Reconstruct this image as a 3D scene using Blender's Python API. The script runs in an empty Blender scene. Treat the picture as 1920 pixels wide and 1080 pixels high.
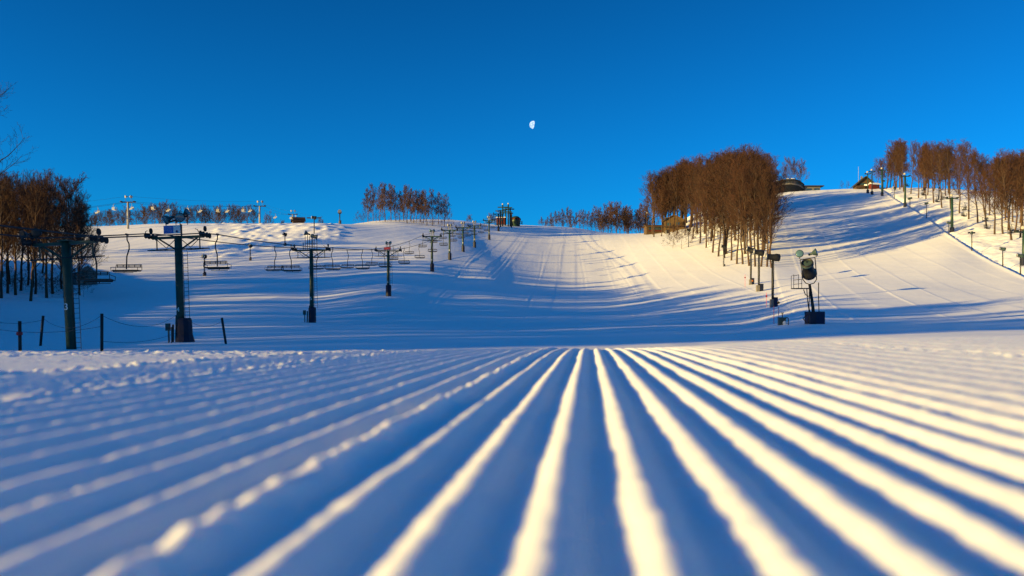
import bpy, math, random
import numpy as np
from mathutils import Vector, Matrix
R = math.radians
sc = bpy.context.scene
col = sc.collection

# ------------------------------------------------------------------ camera
F = 1493.33                      # focal length in pixels of a 1920 wide frame (28 mm on 36 mm)
YH = 605.0                       # row of the true horizon
cam = bpy.data.cameras.new('camera')
cam.lens = 28; cam.sensor_width = 36; cam.shift_y = (YH-540)/1920
cam.clip_start = 0.02; cam.clip_end = 20000
cam.dof.use_dof = True; cam.dof.focus_distance = 60; cam.dof.aperture_fstop = 4.8
co = bpy.data.objects.new('camera', cam); col.objects.link(co)
co.rotation_euler = (math.pi/2, 0, 0)
sc.camera = co

# ------------------------------------------------------------------ light and sky
SUN_EL, SUN_AZ = 8.2, -114.0     # degrees; azimuth from the view direction, negative to the left
sd = Vector((math.sin(R(SUN_AZ))*math.cos(R(SUN_EL)), math.cos(R(SUN_AZ))*math.cos(R(SUN_EL)), math.sin(R(SUN_EL))))
sun = bpy.data.lights.new('sun', 'SUN'); sun.energy = 4.8; sun.angle = R(0.5); sun.color = (1.0, 0.69, 0.21)
so = bpy.data.objects.new('sun', sun); col.objects.link(so)
so.rotation_euler = sd.to_track_quat('Z', 'Y').to_euler()
w = bpy.data.worlds.new('World'); sc.world = w; w.use_nodes = True
nt = w.node_tree; bg = nt.nodes['Background']
sky = nt.nodes.new('ShaderNodeTexSky'); sky.sky_type = 'NISHITA'; sky.sun_disc = False
sky.sun_elevation = R(9); sky.sun_rotation = R(SUN_AZ)
sky.air_density = 1; sky.dust_density = 0; sky.ozone_density = 6
tint = nt.nodes.new('ShaderNodeMix'); tint.data_type = 'RGBA'; tint.blend_type = 'MULTIPLY'; tint.inputs[0].default_value = 1
nt.links.new(sky.outputs[0], tint.inputs[6]); tint.inputs[7].default_value = (0.05, 0.88, 1.20, 1)
tc = nt.nodes.new('ShaderNodeTexCoord'); sx = nt.nodes.new('ShaderNodeSeparateXYZ')
nt.links.new(tc.outputs['Generated'], sx.inputs[0])
m1 = nt.nodes.new('ShaderNodeMath'); m1.operation = 'SUBTRACT'; m1.inputs[0].default_value = 1.0; m1.use_clamp = True
nt.links.new(sx.outputs[2], m1.inputs[1])
mr_ = nt.nodes.new('ShaderNodeMapRange'); mr_.interpolation_type = 'SMOOTHSTEP'; mr_.inputs[1].default_value = .38; mr_.inputs[2].default_value = .85
mr_.inputs[3].default_value = 0; mr_.inputs[4].default_value = 1.0; nt.links.new(sx.outputs[2], mr_.inputs[0])
vm = nt.nodes.new('ShaderNodeVectorMath'); vm.operation = 'SCALE'
nt.links.new(tint.outputs[2], vm.inputs[0]); nt.links.new(m1.outputs[0], vm.inputs['Scale'])
v2 = nt.nodes.new('ShaderNodeVectorMath'); v2.operation = 'MULTIPLY'; v2.inputs[1].default_value = (.42, .95, .98)
v3 = nt.nodes.new('ShaderNodeVectorMath'); v3.operation = 'SCALE'
nt.links.new(sky.outputs[0], v2.inputs[0]); nt.links.new(v2.outputs[0], v3.inputs[0]); nt.links.new(mr_.outputs[0], v3.inputs['Scale'])
v4 = nt.nodes.new('ShaderNodeVectorMath'); v4.operation = 'ADD'; nt.links.new(vm.outputs[0], v4.inputs[0]); nt.links.new(v3.outputs[0], v4.inputs[1]); vm = v4
nt.links.new(vm.outputs[0], bg.inputs[0]); bg.inputs[1].default_value = 0.09
sc.view_settings.view_transform = 'Standard'; sc.view_settings.look = 'None'
sc.view_settings.exposure = 1.15; sc.view_settings.gamma = 1
sc.cycles.max_bounces = 6; sc.cycles.diffuse_bounces = 3; sc.cycles.transparent_max_bounces = 8

# ------------------------------------------------------------------ materials
def mat(name, c, rough=0.7, var=0.25, scale=3.0, metal=0.0, bump=0.0, stretch=None, spec=0.3):
    m = bpy.data.materials.new(name); m.use_nodes = True
    n = m.node_tree; b = n.nodes['Principled BSDF']
    b.inputs['Roughness'].default_value = rough; b.inputs['Metallic'].default_value = metal
    b.inputs['Specular IOR Level'].default_value = spec
    t = n.nodes.new('ShaderNodeTexCoord'); mp = n.nodes.new('ShaderNodeMapping')
    if stretch: mp.inputs['Scale'].default_value = stretch
    no = n.nodes.new('ShaderNodeTexNoise'); no.inputs['Scale'].default_value = scale; no.inputs['Detail'].default_value = 5
    n.links.new(t.outputs['Object'], mp.inputs[0]); n.links.new(mp.outputs[0], no.inputs['Vector'])
    r = n.nodes.new('ShaderNodeValToRGB')
    r.color_ramp.elements[0].position = 0.3; r.color_ramp.elements[1].position = 0.7
    r.color_ramp.elements[0].color = tuple(x*(1-var) for x in c)+(1,)
    r.color_ramp.elements[1].color = tuple(min(1, x*(1+var)) for x in c)+(1,)
    n.links.new(no.outputs[0], r.inputs[0]); n.links.new(r.outputs[0], b.inputs['Base Color'])
    if bump:
        bp = n.nodes.new('ShaderNodeBump'); bp.inputs['Strength'].default_value = 1; bp.inputs['Distance'].default_value = bump
        n.links.new(no.outputs[0], bp.inputs['Height']); n.links.new(bp.outputs[0], b.inputs['Normal'])
    return m

M = dict(
    green=mat('dark_green_paint', (.016, .045, .032), .45, .3, 2.0),
    black=mat('black_steel', (.012, .013, .014), .5, .3, 4.0),
    rubber=mat('black_rubber', (.015, .015, .017), .8, .3, 5.0),
    steel=mat('galvanised_steel', (.30, .31, .30), .45, .15, 5.0, .5),
    white=mat('white_paint', (.30, .29, .27), .5, .12, 4.0),
    glass=mat('lamp_glass', (.07, .14, .16), .15, .15, 3.0, spec=.8),
    shell=mat('grey_green_lamp_shell', (.035, .06, .06), .4, .2, 3.0),
    pad=mat('navy_pad', (.006, .010, .03), .6, .3, 2.0),
    blue=mat('blue_tarp', (.005, .010, .045), .55, .25, 3.0),
    orange=mat('orange_paint', (.45, .12, .01), .5, .15, 3.0),
    signred=mat('sign_red', (.50, .05, .05), .5, .1, 3.0),
    barkdark=mat('shade_painted_bark', (.020, .016, .014), .9, .3, 2.0),  # near tree's bark and twigs, shade painted into the colour
    red=mat('red_paint', (.30, .02, .025), .5, .2, 3.0),
    signblue=mat('sign_blue', (.02, .10, .38), .4, .1, 3.0),
    signwhite=mat('sign_white', (.55, .60, .62), .4, .08, 3.0),
    letter=mat('white_lettering', (.75, .76, .74), .5, .06, 5.0),
    navy=mat('navy_lettering', (.02, .03, .12), .5, .1, 5.0),
    bark=mat('bark', (.075, .048, .030), .9, .4, 2.2, bump=.03, stretch=(3, 3, .5)),
    twig=mat('twigs', (.060, .028, .015), .9, .3, .6),
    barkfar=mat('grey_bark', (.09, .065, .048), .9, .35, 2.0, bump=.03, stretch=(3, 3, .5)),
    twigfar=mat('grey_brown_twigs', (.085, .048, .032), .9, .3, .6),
    wood=mat('weathered_boards', (.085, .052, .024), .8, .35, 2.0, bump=.01, stretch=(.4, .4, 6)),
    darkwood=mat('dark_boards', (.05, .028, .018), .8, .3, 2.0, stretch=(.4, .4, 6)),
    redwood=mat('red_boards', (.10, .016, .012), .8, .3, 2.0, stretch=(.4, .4, 6)),
    greywood=mat('grey_boards', (.16, .15, .14), .85, .3, 2.0, bump=.01, stretch=(.4, .4, 6)),
    roofsnow=mat('roof_snow', (.80, .84, .88), .7, .03, 3.0),
    roofdark=mat('dark_roofing', (.03, .032, .035), .7, .3, 3.0),
    window=mat('window_glass', (.03, .06, .08), .08, .2, 1.0, spec=.8),
    pink=mat('pink_pole', (.60, .10, .16), .6, .15, 4.0),
    rope=mat('rope', (.03, .03, .05), .8, .2, 8.0),
)

def text_mat(name, ink, ground, row, wd, gap, off=(0, 0)):
    m = bpy.data.materials.new(name); m.use_nodes = True; n = m.node_tree; b = n.nodes['Principled BSDF']; b.inputs['Roughness'].default_value = .45
    t = n.nodes.new('ShaderNodeTexCoord'); sp = n.nodes.new('ShaderNodeSeparateXYZ'); cb = n.nodes.new('ShaderNodeCombineXYZ'); bt = n.nodes.new('ShaderNodeTexBrick')
    n.links.new(t.outputs['Object'], sp.inputs[0]); n.links.new(sp.outputs[0], cb.inputs[0]); n.links.new(sp.outputs[2], cb.inputs[1]); n.links.new(cb.outputs[0], bt.inputs['Vector'])
    bt.inputs['Scale'].default_value = 1; bt.inputs['Row Height'].default_value = row; bt.inputs['Brick Width'].default_value = wd; bt.inputs['Mortar Size'].default_value = gap; bt.inputs['Mortar Smooth'].default_value = 0
    bt.inputs['Color1'].default_value = ink+(1,); bt.inputs['Color2'].default_value = tuple(.6*a+.4*c for a, c in zip(ink, ground))+(1,); bt.inputs['Mortar'].default_value = ground+(1,)
    n.links.new(bt.outputs['Color'], b.inputs['Base Color']); return m
M['textblue'] = text_mat('white_lines_on_blue', (.70, .72, .72), (.02, .10, .38), .13, .09, .040)
M['textwhite'] = text_mat('navy_lines_on_white', (.03, .05, .20), (.55, .60, .62), .10, .07, .028)
M['textred'] = text_mat('white_lines_on_red', (.70, .66, .64), (.50, .05, .05), .20, .13, .066)
def snow_mat(name, fine):
    m = bpy.data.materials.new(name); m.use_nodes = True
    n = m.node_tree; b = n.nodes['Principled BSDF']
    b.inputs['Roughness'].default_value = .65; b.inputs['Specular IOR Level'].default_value = .12
    if fine:
        b.inputs['Subsurface Weight'].default_value = .55; b.inputs['Subsurface Radius'].default_value = (1.0, .75, .6); b.inputs['Subsurface Scale'].default_value = .010
    g = n.nodes.new('ShaderNodeNewGeometry')
    def noise(scale, det=4, stretch=None):
        mp = n.nodes.new('ShaderNodeMapping')
        if stretch: mp.inputs['Scale'].default_value = stretch
        n.links.new(g.outputs['Position'], mp.inputs[0])
        q = n.nodes.new('ShaderNodeTexNoise'); q.inputs['Scale'].default_value = scale; q.inputs['Detail'].default_value = det
        n.links.new(mp.outputs[0], q.inputs['Vector']); return q
    cn = noise(.6 if not fine else 14)
    r = n.nodes.new('ShaderNodeValToRGB')
    r.color_ramp.elements[0].position = .3; r.color_ramp.elements[1].position = .7
    r.color_ramp.elements[0].color = (.83, .86, .88, 1); r.color_ramp.elements[1].color = (.89, .90, .91, 1)
    n.links.new(cn.outputs[0], r.inputs[0]); n.links.new(r.outputs[0], b.inputs['Base Color'])
    prev = None
    specs = [(260, .0007), (60, .0012)] if fine else [(1.3, .030), (.22, .035), (7, .012)]
    for s, d in specs:
        q = noise(s)
        bp = n.nodes.new('ShaderNodeBump'); bp.inputs['Distance'].default_value = d; bp.inputs['Strength'].default_value = 1
        n.links.new(q.outputs[0], bp.inputs['Height'])
        if prev: n.links.new(prev.outputs[0], bp.inputs['Normal'])
        prev = bp
    n.links.new(prev.outputs[0], b.inputs['Normal'])
    return m
SNOW_FAR = snow_mat('groomed_snow', False); SNOW_NEAR = snow_mat('corduroy_snow', True)

# ------------------------------------------------------------------ numpy noise
def hsh(i, j, seed):
    v = np.sin(i*127.1 + j*311.7 + seed*74.7)*43758.5453
    return v-np.floor(v)
def vnoise(x, y, seed=0):
    x = np.asarray(x, float); y = np.asarray(y, float)
    i = np.floor(x); j = np.floor(y); fx = x-i; fy = y-j
    fx = fx*fx*(3-2*fx); fy = fy*fy*(3-2*fy)
    return ((hsh(i, j, seed)*(1-fx)+hsh(i+1, j, seed)*fx)*(1-fy)+(hsh(i, j+1, seed)*(1-fx)+hsh(i+1, j+1, seed)*fx)*fy)*2-1
def fbm(x, y, seed=0, o=3):
    return sum(vnoise(x*2**k, y*2**k, seed+k*9)*.5**k for k in range(o))
def sstep(a, b, x):
    t = np.clip((x-a)/(b-a), 0, 1); return t*t*(3-2*t)

# ------------------------------------------------------------------ terrain
DK = [20, 30, 45, 60, 80, 100, 125, 150, 180, 210, 250, 300, 340, 380, 420, 500, 650]
TAB = {
 -900: [680,670,660,640,610,590,565,545,510,480,450,425,430,435,445,470,520],
 -300: [680,670,662,645,615,590,565,545,510,480,450,425,430,435,445,470,520],
 0:    [680,670,662,650,623,598,570,548,515,485,452,425,428,435,445,470,520],
 170:  [680,670,661,649,625,605,580,557,520,489,454,423,430,437,447,470,520],
 340:  [680,670,658,648,628,608,583,558,525,495,455,418,424,432,442,470,520],
 500:  [680,670,657,646,628,609,584,560,527,497,457,418,424,432,442,470,520],
 585:  [678,668,656,645,627,611,588,563,530,498,457,417,424,432,442,465,510],
 728:  [675,665,654,643,627,612,586,553,524,500,466,432,418,412,416,440,500],
 810:  [672,662,653,642,627,614,594,568,534,504,471,443,426,415,411,435,500],
 870:  [672,661,652,641,627,615,596,574,545,516,480,452,435,420,412,435,500],
 910:  [671,660,651,641,627,616,598,575,546,518,488,463,445,428,420,445,500],
 960:  [670,660,650,640,628,617,600,577,553,530,500,470,450,433,420,440,500],
 1010: [670,660,650,640,628,616,600,581,558,537,508,476,456,438,422,436,500],
 1080: [670,659,650,640,627,615,601,585,562,543,513,480,459,440,426,440,500],
 1140: [670,658,649,639,626,614,602,587,563,542,511,477,453,440,437,446,505],
 1200: [668,658,648,638,625,613,600,583,557,534,500,466,446,438,439,450,510],
 1250: [667,657,647,637,624,612,597,578,551,527,490,455,439,433,432,450,500],
 1290: [666,656,646,636,623,612,595,574,545,521,482,446,430,414,405,430,480],
 1350: [665,655,645,635,623,613,591,568,537,511,470,433,417,398,385,410,460],
 1400: [664,654,644,633,621,610,587,562,530,503,460,421,403,380,370,400,450],
 1447: [662,653,643,632,617,598,581,556,524,496,452,410,388,366,358,385,440],
 1520: [660,652,641,628,608,588,565,542,521,496,452,408,380,357,360,385,440],
 1580: [660,651,640,627,609,590,564,540,515,490,449,404,377,354,358,385,440],
 1650: [660,650,639,626,611,592,563,537,508,481,441,396,371,352,356,380,440],
 1720: [659,650,638,624,610,591,561,534,500,470,428,384,364,352,356,380,440],
 1780: [658,650,637,623,609,590,560,532,492,459,416,375,361,354,358,380,440],
 1850: [658,650,636,622,608,588,558,528,489,452,403,372,362,358,362,380,440],
 1920: [658,650,635,621,606,585,553,522,478,440,400,375,366,362,366,380,440],
 2300: [658,650,632,615,598,575,540,500,450,410,385,370,365,362,366,380,440],
 3200: [658,650,632,615,598,575,540,500,450,410,385,370,365,362,366,380,440]}
def pchip(xk, yk, x):
    xk = np.array(xk, float); yk = np.array(yk, float)
    h = np.diff(xk); dl = np.diff(yk)/h; m = np.zeros(len(xk))
    for i in range(1, len(xk)-1):
        if dl[i-1]*dl[i] > 0:
            w1 = 2*h[i]+h[i-1]; w2 = h[i]+2*h[i-1]; m[i] = (w1+w2)/(w1/dl[i-1]+w2/dl[i])
    m[0] = dl[0]; m[-1] = dl[-1]
    x = np.clip(x, xk[0], xk[-1]); i = np.clip(np.searchsorted(xk, x)-1, 0, len(xk)-2)
    t = (x-xk[i])/h[i]
    return (2*t**3-3*t**2+1)*yk[i]+(t**3-2*t**2+t)*h[i]*m[i]+(-2*t**3+3*t**2)*yk[i+1]+(t**3-t**2)*h[i]*m[i+1]
UK = sorted(TAB); UF = np.arange(-900, 3201, 10.0); LF = np.linspace(math.log(20), math.log(650), 260)
A1 = np.array([pchip(UK, [TAB[u][k] for u in UK], UF) for k in range(len(DK))])        # depth knots x fine u
ZK = (YH-A1)/F*np.array(DK)[:, None]
ZF = np.array([pchip(np.log(DK), ZK[:, j], LF) for j in range(len(UF))])               # fine u x fine log depth
def blur(a, ax, n):
    for _ in range(n):
        p = np.take(a, np.r_[0, 0:a.shape[ax]-1], axis=ax); q = np.take(a, np.r_[1:a.shape[ax], a.shape[ax]-1], axis=ax)
        a = (p+2*a+q)/4
    return a
ZF = blur(blur(ZF, 0, 5), 1, 12)
def base_z(x, y):
    y = np.asarray(y, float); yy = np.maximum(y, 20.0)
    u = 960+F*np.asarray(x, float)/yy
    a = np.clip((u-UF[0])/10.0, 0, len(UF)-1.001); b = np.clip((np.log(yy)-LF[0])/(LF[1]-LF[0]), 0, len(LF)-1.001)
    i = a.astype(int); j = b.astype(int); fa = a-i; fb = b-j
    z = (ZF[i, j]*(1-fb)+ZF[i, j+1]*fb)*(1-fa)+(ZF[i+1, j]*(1-fb)+ZF[i+1, j+1]*fb)*fa
    return z+np.where(y < 20, (20-y)*.012, 0)
EDGE = [(1635, 352), (1650, 354), (1677, 373), (1700, 386), (1740, 410), (1780, 440), (1830, 473), (1880, 500), (1930, 524)]
def hit(px, py, d0=22, d1=460):
    d = np.linspace(d0, d1, 2400); x = (px-960)/F*d
    q = YH-F*base_z(x, d)/d
    k = np.where(q <= py)[0]
    return float(d[k[0]]) if len(k) else float(d[np.argmin(q)])
EDW = [((u-960)/F*hit(u, v), hit(u, v)) for u, v in EDGE]
def seg_dist(x, y, pts):
    best = np.full(np.shape(x), 1e9); side = np.zeros(np.shape(x))
    for (ax, ay), (bx, by) in zip(pts[:-1], pts[1:]):
        dx, dy = bx-ax, by-ay; L = dx*dx+dy*dy
        t = np.clip(((x-ax)*dx+(y-ay)*dy)/L, 0, 1)
        d = np.hypot(x-ax-t*dx, y-ay-t*dy)
        s = np.sign((x-ax)*dy-(y-ay)*dx)
        side = np.where(d < best, s, side); best = np.minimum(best, d)
    return best, side
rng = random.Random(5)
FRONT = [(1222, 437), (1240, 437), (1270, 435), (1300, 452), (1330, 475), (1357, 490), (1385, 499), (1440, 504), (1455, 504)]
GVU = [q[0] for q in FRONT]; GVD = [min(hit(*q), 330) for q in FRONT]
RFRONT = [(1640, 353), (1665, 354), (1690, 360), (1740, 376), (1780, 394), (1806, 408), (1850, 430), (1880, 444), (1920, 452), (1990, 475)]
RVU = [q[0] for q in RFRONT]; RVD = [hit(*q) for q in RFRONT]
MOG = []
for a in range(17):
    for b in range(15):
        u = 405+a*14.5+(b % 2)*7+rng.uniform(-4, 4); v = 421+b*5.0+rng.uniform(-1.5, 1.5)
        if v > 490-(u-380)*.17 or v < 419: continue
        d = hit(u, v); MOG.append(((u-960)/F*d, d, rng.uniform(.2, .62), rng.uniform(1.0, 2.2)))
TRK = [[((u-960)/F*hit(u, v), hit(u, v)) for u, v in q] for q in (
  [(1128, 448), (1138, 470), (1150, 495), (1170, 520), (1205, 560)], [(985, 436), (975, 450), (962, 468), (945, 490), (915, 520)],
  [(991, 436), (981, 452), (969, 470), (953, 492), (925, 522)], [(1047, 430), (1058, 445), (1048, 470), (1048, 500), (1040, 560)],
  [(1085, 452), (1088, 480), (1096, 520), (1100, 560)], [(840, 424), (790, 442), (740, 470), (690, 500), (620, 535)],
  [(915, 455), (870, 500), (820, 560), (790, 600)], [(1020, 470), (1014, 510), (996, 560), (980, 605)])]
def lanes(c, y, wd, seed, amp):
    i = np.floor(c/wd); f = c/wd-i; j = np.floor(y/47+hsh(i, 0, seed)*5)
    tilt = (hsh(i, j*0, seed)-.5)*2*amp+(hsh(i, j, seed+3)-.5)*amp
    return tilt*wd*(f-.5)*sstep(0, .08, f)*sstep(1, .92, f)+.075*np.exp(-(np.minimum(f, 1-f)*wd/.26)**2)*(.3+.7*hsh(i, 1, seed+5))
def detail(x, y):
    u = 960+F*x/np.maximum(y, 1)
    near = sstep(25, 70, y)
    dz = near*(.05*fbm(x/9, y/16, 1)+.06*fbm(x/26, y/40, 4))
    cl = np.clip
    wl = sstep(-27+.07*(y-53)+4, -27+.07*(y-53)-4, x)*sstep(150, 200, y)          # left hill
    wr = sstep(1415, 1450, u)*sstep(70, 95, y)                                    # right slope
    wc = (1-wl)*(1-wr)*sstep(60, 100, y)
    dist, side = seg_dist(x, y, EDW)
    beyond = ((side < 0) | (u > 1960)) & (y > 60)
    wr = wr*(~beyond)
    dz = dz+wl*.7*lanes(x-.27*y, y, 5.5, 1, .024)+wc*.42*lanes(x-.08*y, y, 5.2, 2, .024)+wr*.55*lanes(x-.30*y, y, 6.0, 3, .020)
    for tr_ in TRK:
        dt, _s = seg_dist(x, y, tr_); w_ = np.exp(-(dt/.55)**2); dz = dz-.03*np.exp(-(dt/.22)**2)+.018*np.exp(-((dt-.5)/.22)**2)
    rough = np.where(beyond, sstep(0, 3, dist), 0)
    dz = dz+rough*(.30*fbm(x/5, y/7, 21)+.10*fbm(x/1.6, y/1.6, 22))
    ed = np.exp(-((dist-1.0*(beyond*1.0))/1.1)**2)*(y > 60)
    dz = dz-ed*(.55+.4*fbm(x/1.8, y/1.8, 31))*beyond+np.exp(-(dist/.8)**2)*.18*(~beyond)*(y > 60)
    gl = sstep(175, 140, u)*sstep(133, 140, y)*sstep(240, 200, y)                 # floor of the left wood
    dz = dz+gl*(.22*fbm(x/2.2, y/2.2, 41)+.35*sstep(133, 139, y))
    gv = sstep(1262, 1300, u)*sstep(1452, 1440, u)*sstep(0, 12, y-np.interp(u, GVU, GVD)-8)
    dz = dz+gv*(.28*fbm(x/2.5, y/2.5, 51)+.2*fbm(x/6, y/6, 52))
    for mx, my, mh, ms in MOG:
        k = (np.abs(x-mx) < 7) & (np.abs(y-my) < 10)
        if k.any(): dz[k] += mh*np.exp(-((x[k]-mx)/ms)**2-((y[k]-my)/(ms*1.5))**2)
    return dz
def side_rise(x, y): return (sstep(-100, -420, 960+F*x/np.maximum(y, 1)))*sstep(34, 52, .91*y-.41*x)*(5.0*sstep(-42, -62, x)+7*sstep(-80, -135, x))*sstep(235, 165, y)  # unseen bank past the left edge, added to block the low sun
def ground_z(x, y):
    xx = np.array([float(x)]); yy = np.array([float(y)])
    return float((base_z(xx, yy)+detail(xx, yy)+side_rise(xx, yy))[0])

def grid_mesh(name, X, Y, Z, m, parent=None):
    nr, nc = X.shape
    me = bpy.data.meshes.new(name)
    v = np.stack([X, Y, Z], -1).reshape(-1, 3).astype(np.float32)
    idx = np.arange(nr*nc).reshape(nr, nc)
    q = np.stack([idx[:-1, :-1], idx[:-1, 1:], idx[1:, 1:], idx[1:, :-1]], -1).reshape(-1, 4)
    me.vertices.add(len(v)); me.vertices.foreach_set('co', v.ravel())
    me.loops.add(q.size); me.loops.foreach_set('vertex_index', q.ravel().astype(np.int32))
    me.polygons.add(len(q)); me.polygons.foreach_set('loop_start', np.arange(0, q.size, 4, dtype=np.int32))
    me.polygons.foreach_set('use_smooth', np.ones(len(q), bool))
    me.update(calc_edges=True); me.materials.append(m)
    o = bpy.data.objects.new(name, me); col.objects.link(o); return o

uu = np.concatenate([np.linspace(-2600, -60, 130, endpoint=False), np.arange(-60, 1981, 2.2), np.linspace(1990, 4300, 120)])
dd = np.concatenate([np.linspace(5.5, 22, 24, endpoint=False), np.geomspace(22, 130, 330, endpoint=False), np.geomspace(130, 460, 560, endpoint=False), np.linspace(460, 900, 40)])
U, D = np.meshgrid(uu, dd); X = (U-960)/F*D
Z = base_z(X, D)+detail(X, D)+side_rise(X, D)
Z = np.where(D < 9, Z-.0*D, Z)
o = grid_mesh('snow_hillside', X, D, Z, SNOW_FAR); o['kind'] = 'structure'
# wide plain of snow below everything, out to the horizon
gx, gy = np.meshgrid(np.linspace(-9000, 9000, 60), np.linspace(-3000, 15000, 60))
o = grid_mesh('snow_plain', gx, gy, np.full_like(gx, -6.0), SNOW_FAR); o['kind'] = 'structure'

# corduroy bench in front of the lens
H0, RS, TA = .087, .045, .0985
def spaced(stops):
    out = [stops[0][0]]
    for (a, sa), (b, sb) in zip(stops[:-1], stops[1:]):
        while out[-1] < b:
            t = (out[-1]-a)/(b-a); out.append(out[-1]+sa+(sb-sa)*max(0, t))
    return np.array(out)
ss = spaced([(-9, .25), (-3.5, .03), (-2.4, .008), (-1.0, .0045), (-.5, .0028), (.5, .0028), (1.0, .0045), (2.6, .008), (4, .03), (14, .3)])
ts = spaced([(-4, .3), (-.3, .02), (.12, .004), (1.0, .006), (3.0, .012), (4.5, .02), (9, .12)])
S, T = np.meshgrid(ss, ts)
X = S+T*TA; Y = T.copy()
warp = .0010*vnoise(S/.045, T/.10, 3)+.0012*vnoise(S/.09, T/.35, 4)+.003*vnoise(S/.5, T/1.3, 5)
c = (S+warp-.0265)/RS; k = np.floor(c+.5); p = c-k
rk = (k == -4)
prof = (.5+.5*np.cos(2*np.pi*p))**1.25
amp = .0078*np.where(S < 0, .12+.38*sstep(-1.0, -.7, S)+.50*sstep(-.7, -.22, S), .16+.84*sstep(.50, .19, S))
amp = amp*np.where(np.abs(S) > 1.0, sstep(2.4, 1.0, np.abs(S)), 1)
amp = amp*(1+.12*vnoise(T/.16, k*3.3, 6)+.06*vnoise(T/.03, k*1.7, 8))
clump = np.clip(.55+vnoise(T/.045, k*0+1, 11)+.5*vnoise(T/.016, S/.014, 12), 0, 1.5)
Zb = -H0-.002+amp*prof
Zb += rk*np.exp(-(p/.20)**2)*(.0022*clump+.0008)+rk*np.exp(-(p/.30)**2)*.0026*fbm(S/.009, T/.011, 71)
Zb += .065*np.clip(S-.22, 0, .65)+.012*np.clip(S-.87, 0, 1.2)+.012*np.clip(-.2-S, 0, .7)*sstep(2.6, 1.2, Y)
crumb = np.clip(vnoise(S/.006, T/.007, 61)-.55, 0, 1)*np.clip(vnoise(S/.05, T/.08, 62)+.2, 0, 1)
Zb += .0040*crumb+.0005*fbm(S/.010, T/.014, 13)+.0015*fbm(S/.25, T/.4, 14)
for off, wd, hh in ((-.92, .030, .0055), (-.62, .05, .0028), (.72, .025, -.003), (-1.75, .05, .005)):
    g = np.exp(-((S-off-.015*vnoise(T/.3, T*0, 15))/wd)**2)
    Zb += g*hh*np.clip(.25+1.1*fbm(S/.014, T/.016, int(17+off*10)), -.2, 1.6)
xr = np.clip(Y-1.8, 0, None); Zb -= .01053*xr**2+np.where(Y > 4.2, .06*(Y-4.2)**2, 0)
edge = np.exp(-((Y-3.3)/.7)**2)*sstep(-.3, -1.0, X)
Zb += edge*.007*np.clip(fbm(S/.022, T/.03, 27), 0, 1)
Zb -= .012*sstep(-.2, -1.4, S)*sstep(.5, 2.5, Y)
Zb += .006*sstep(.5, 2.0, S)*sstep(.8, 2.5, Y)
o = grid_mesh('snow_bench', X, Y, Zb, SNOW_NEAR); o['kind'] = 'structure'

# ------------------------------------------------------------------ mesh builder
class MB:
    def __init__(s): s.v = []; s.f = []
    def add(s, vs, fs):
        n = len(s.v); s.v += [tuple(v) for v in vs]; s.f += [tuple(i+n for i in f) for f in fs]; return s
    def box(s, c, sz, rot=None):
        x, y, z = (q/2 for q in sz); vs = [Vector((a*x, b*y, e*z)) for a in (-1, 1) for b in (-1, 1) for e in (-1, 1)]
        if rot is not None: vs = [rot @ v for v in vs]
        c = Vector(c)
        return s.add([v+c for v in vs], [(0, 1, 3, 2), (4, 6, 7, 5), (0, 4, 5, 1), (2, 3, 7, 6), (0, 2, 6, 4), (1, 5, 7, 3)])
    def tube(s, pts, rs, n=6, cap=True):
        pts = [Vector(p) for p in pts]
        if not isinstance(rs, (list, tuple)): rs = [rs]*len(pts)
        vs = []; fs = []; up = None
        for i, p in enumerate(pts):
            d = (pts[min(i+1, len(pts)-1)]-pts[max(i-1, 0)])
            d = d.normalized() if d.length > 1e-9 else Vector((0, 0, 1))
            if up is None:
                up = Vector((0, 0, 1)) if abs(d.z) < .9 else Vector((1, 0, 0))
            a = d.cross(up)
            if a.length < 1e-6: a = d.cross(Vector((1, 0, 0)))
            a.normalize(); b = a.cross(d).normalized(); up = b
            for k in range(n):
                t = 2*math.pi*k/n; vs.append(p+(a*math.cos(t)+b*math.sin(t))*rs[i])
        for i in range(len(pts)-1):
            for k in range(n):
                k2 = (k+1) % n; fs.append((i*n+k, i*n+k2, (i+1)*n+k2, (i+1)*n+k))
        if cap:
            fs.append(tuple(range(n))[::-1]); fs.append(tuple((len(pts)-1)*n+k for k in range(n)))
        return s.add(vs, fs)
    def lathe(s, prof, n=16, mtx=None, closed=False):     # prof: (r, z) pairs, axis z
        vs = []; fs = []
        for r, z in prof:
            for k in range(n):
                t = 2*math.pi*k/n; v = Vector((r*math.cos(t), r*math.sin(t), z)); vs.append(mtx @ v if mtx else v)
        for i in range(len(prof)-1):
            for k in range(n):
                k2 = (k+1) % n; fs.append((i*n+k, i*n+k2, (i+1)*n+k2, (i+1)*n+k))
        fs.append(tuple(range(n))[::-1]); fs.append(tuple((len(prof)-1)*n+k for k in range(n)))
        return s.add(vs, fs)
    def mesh(s, name, m, smooth=False):
        me = bpy.data.meshes.new(name); me.from_pydata(s.v, [], s.f); me.materials.append(m)
        if smooth: me.polygons.foreach_set('use_smooth', [True]*len(me.polygons))
        me.update(); return me
    def build(s, name, m, parent=None, smooth=False, loc=None, label=None):
        o = bpy.data.objects.new(name, s.mesh(name, m, smooth)); col.objects.link(o)
        if parent is not None: o.parent = parent
        if loc is not None: o.location = loc
        if label: o['label'] = label
        return o
def thing(name, label, cat, loc=(0, 0, 0), rz=0, group=None, rot=None):
    o = bpy.data.objects.new(name, None); col.objects.link(o); o.empty_display_size = .3
    o.location = loc; o.rotation_euler = rot or (0, 0, rz); tag(o, label, cat, group); return o
def tag(o, label, cat, group=None):
    o['label'] = label; o['category'] = cat
    if group: o['group'] = group
    return o
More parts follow.
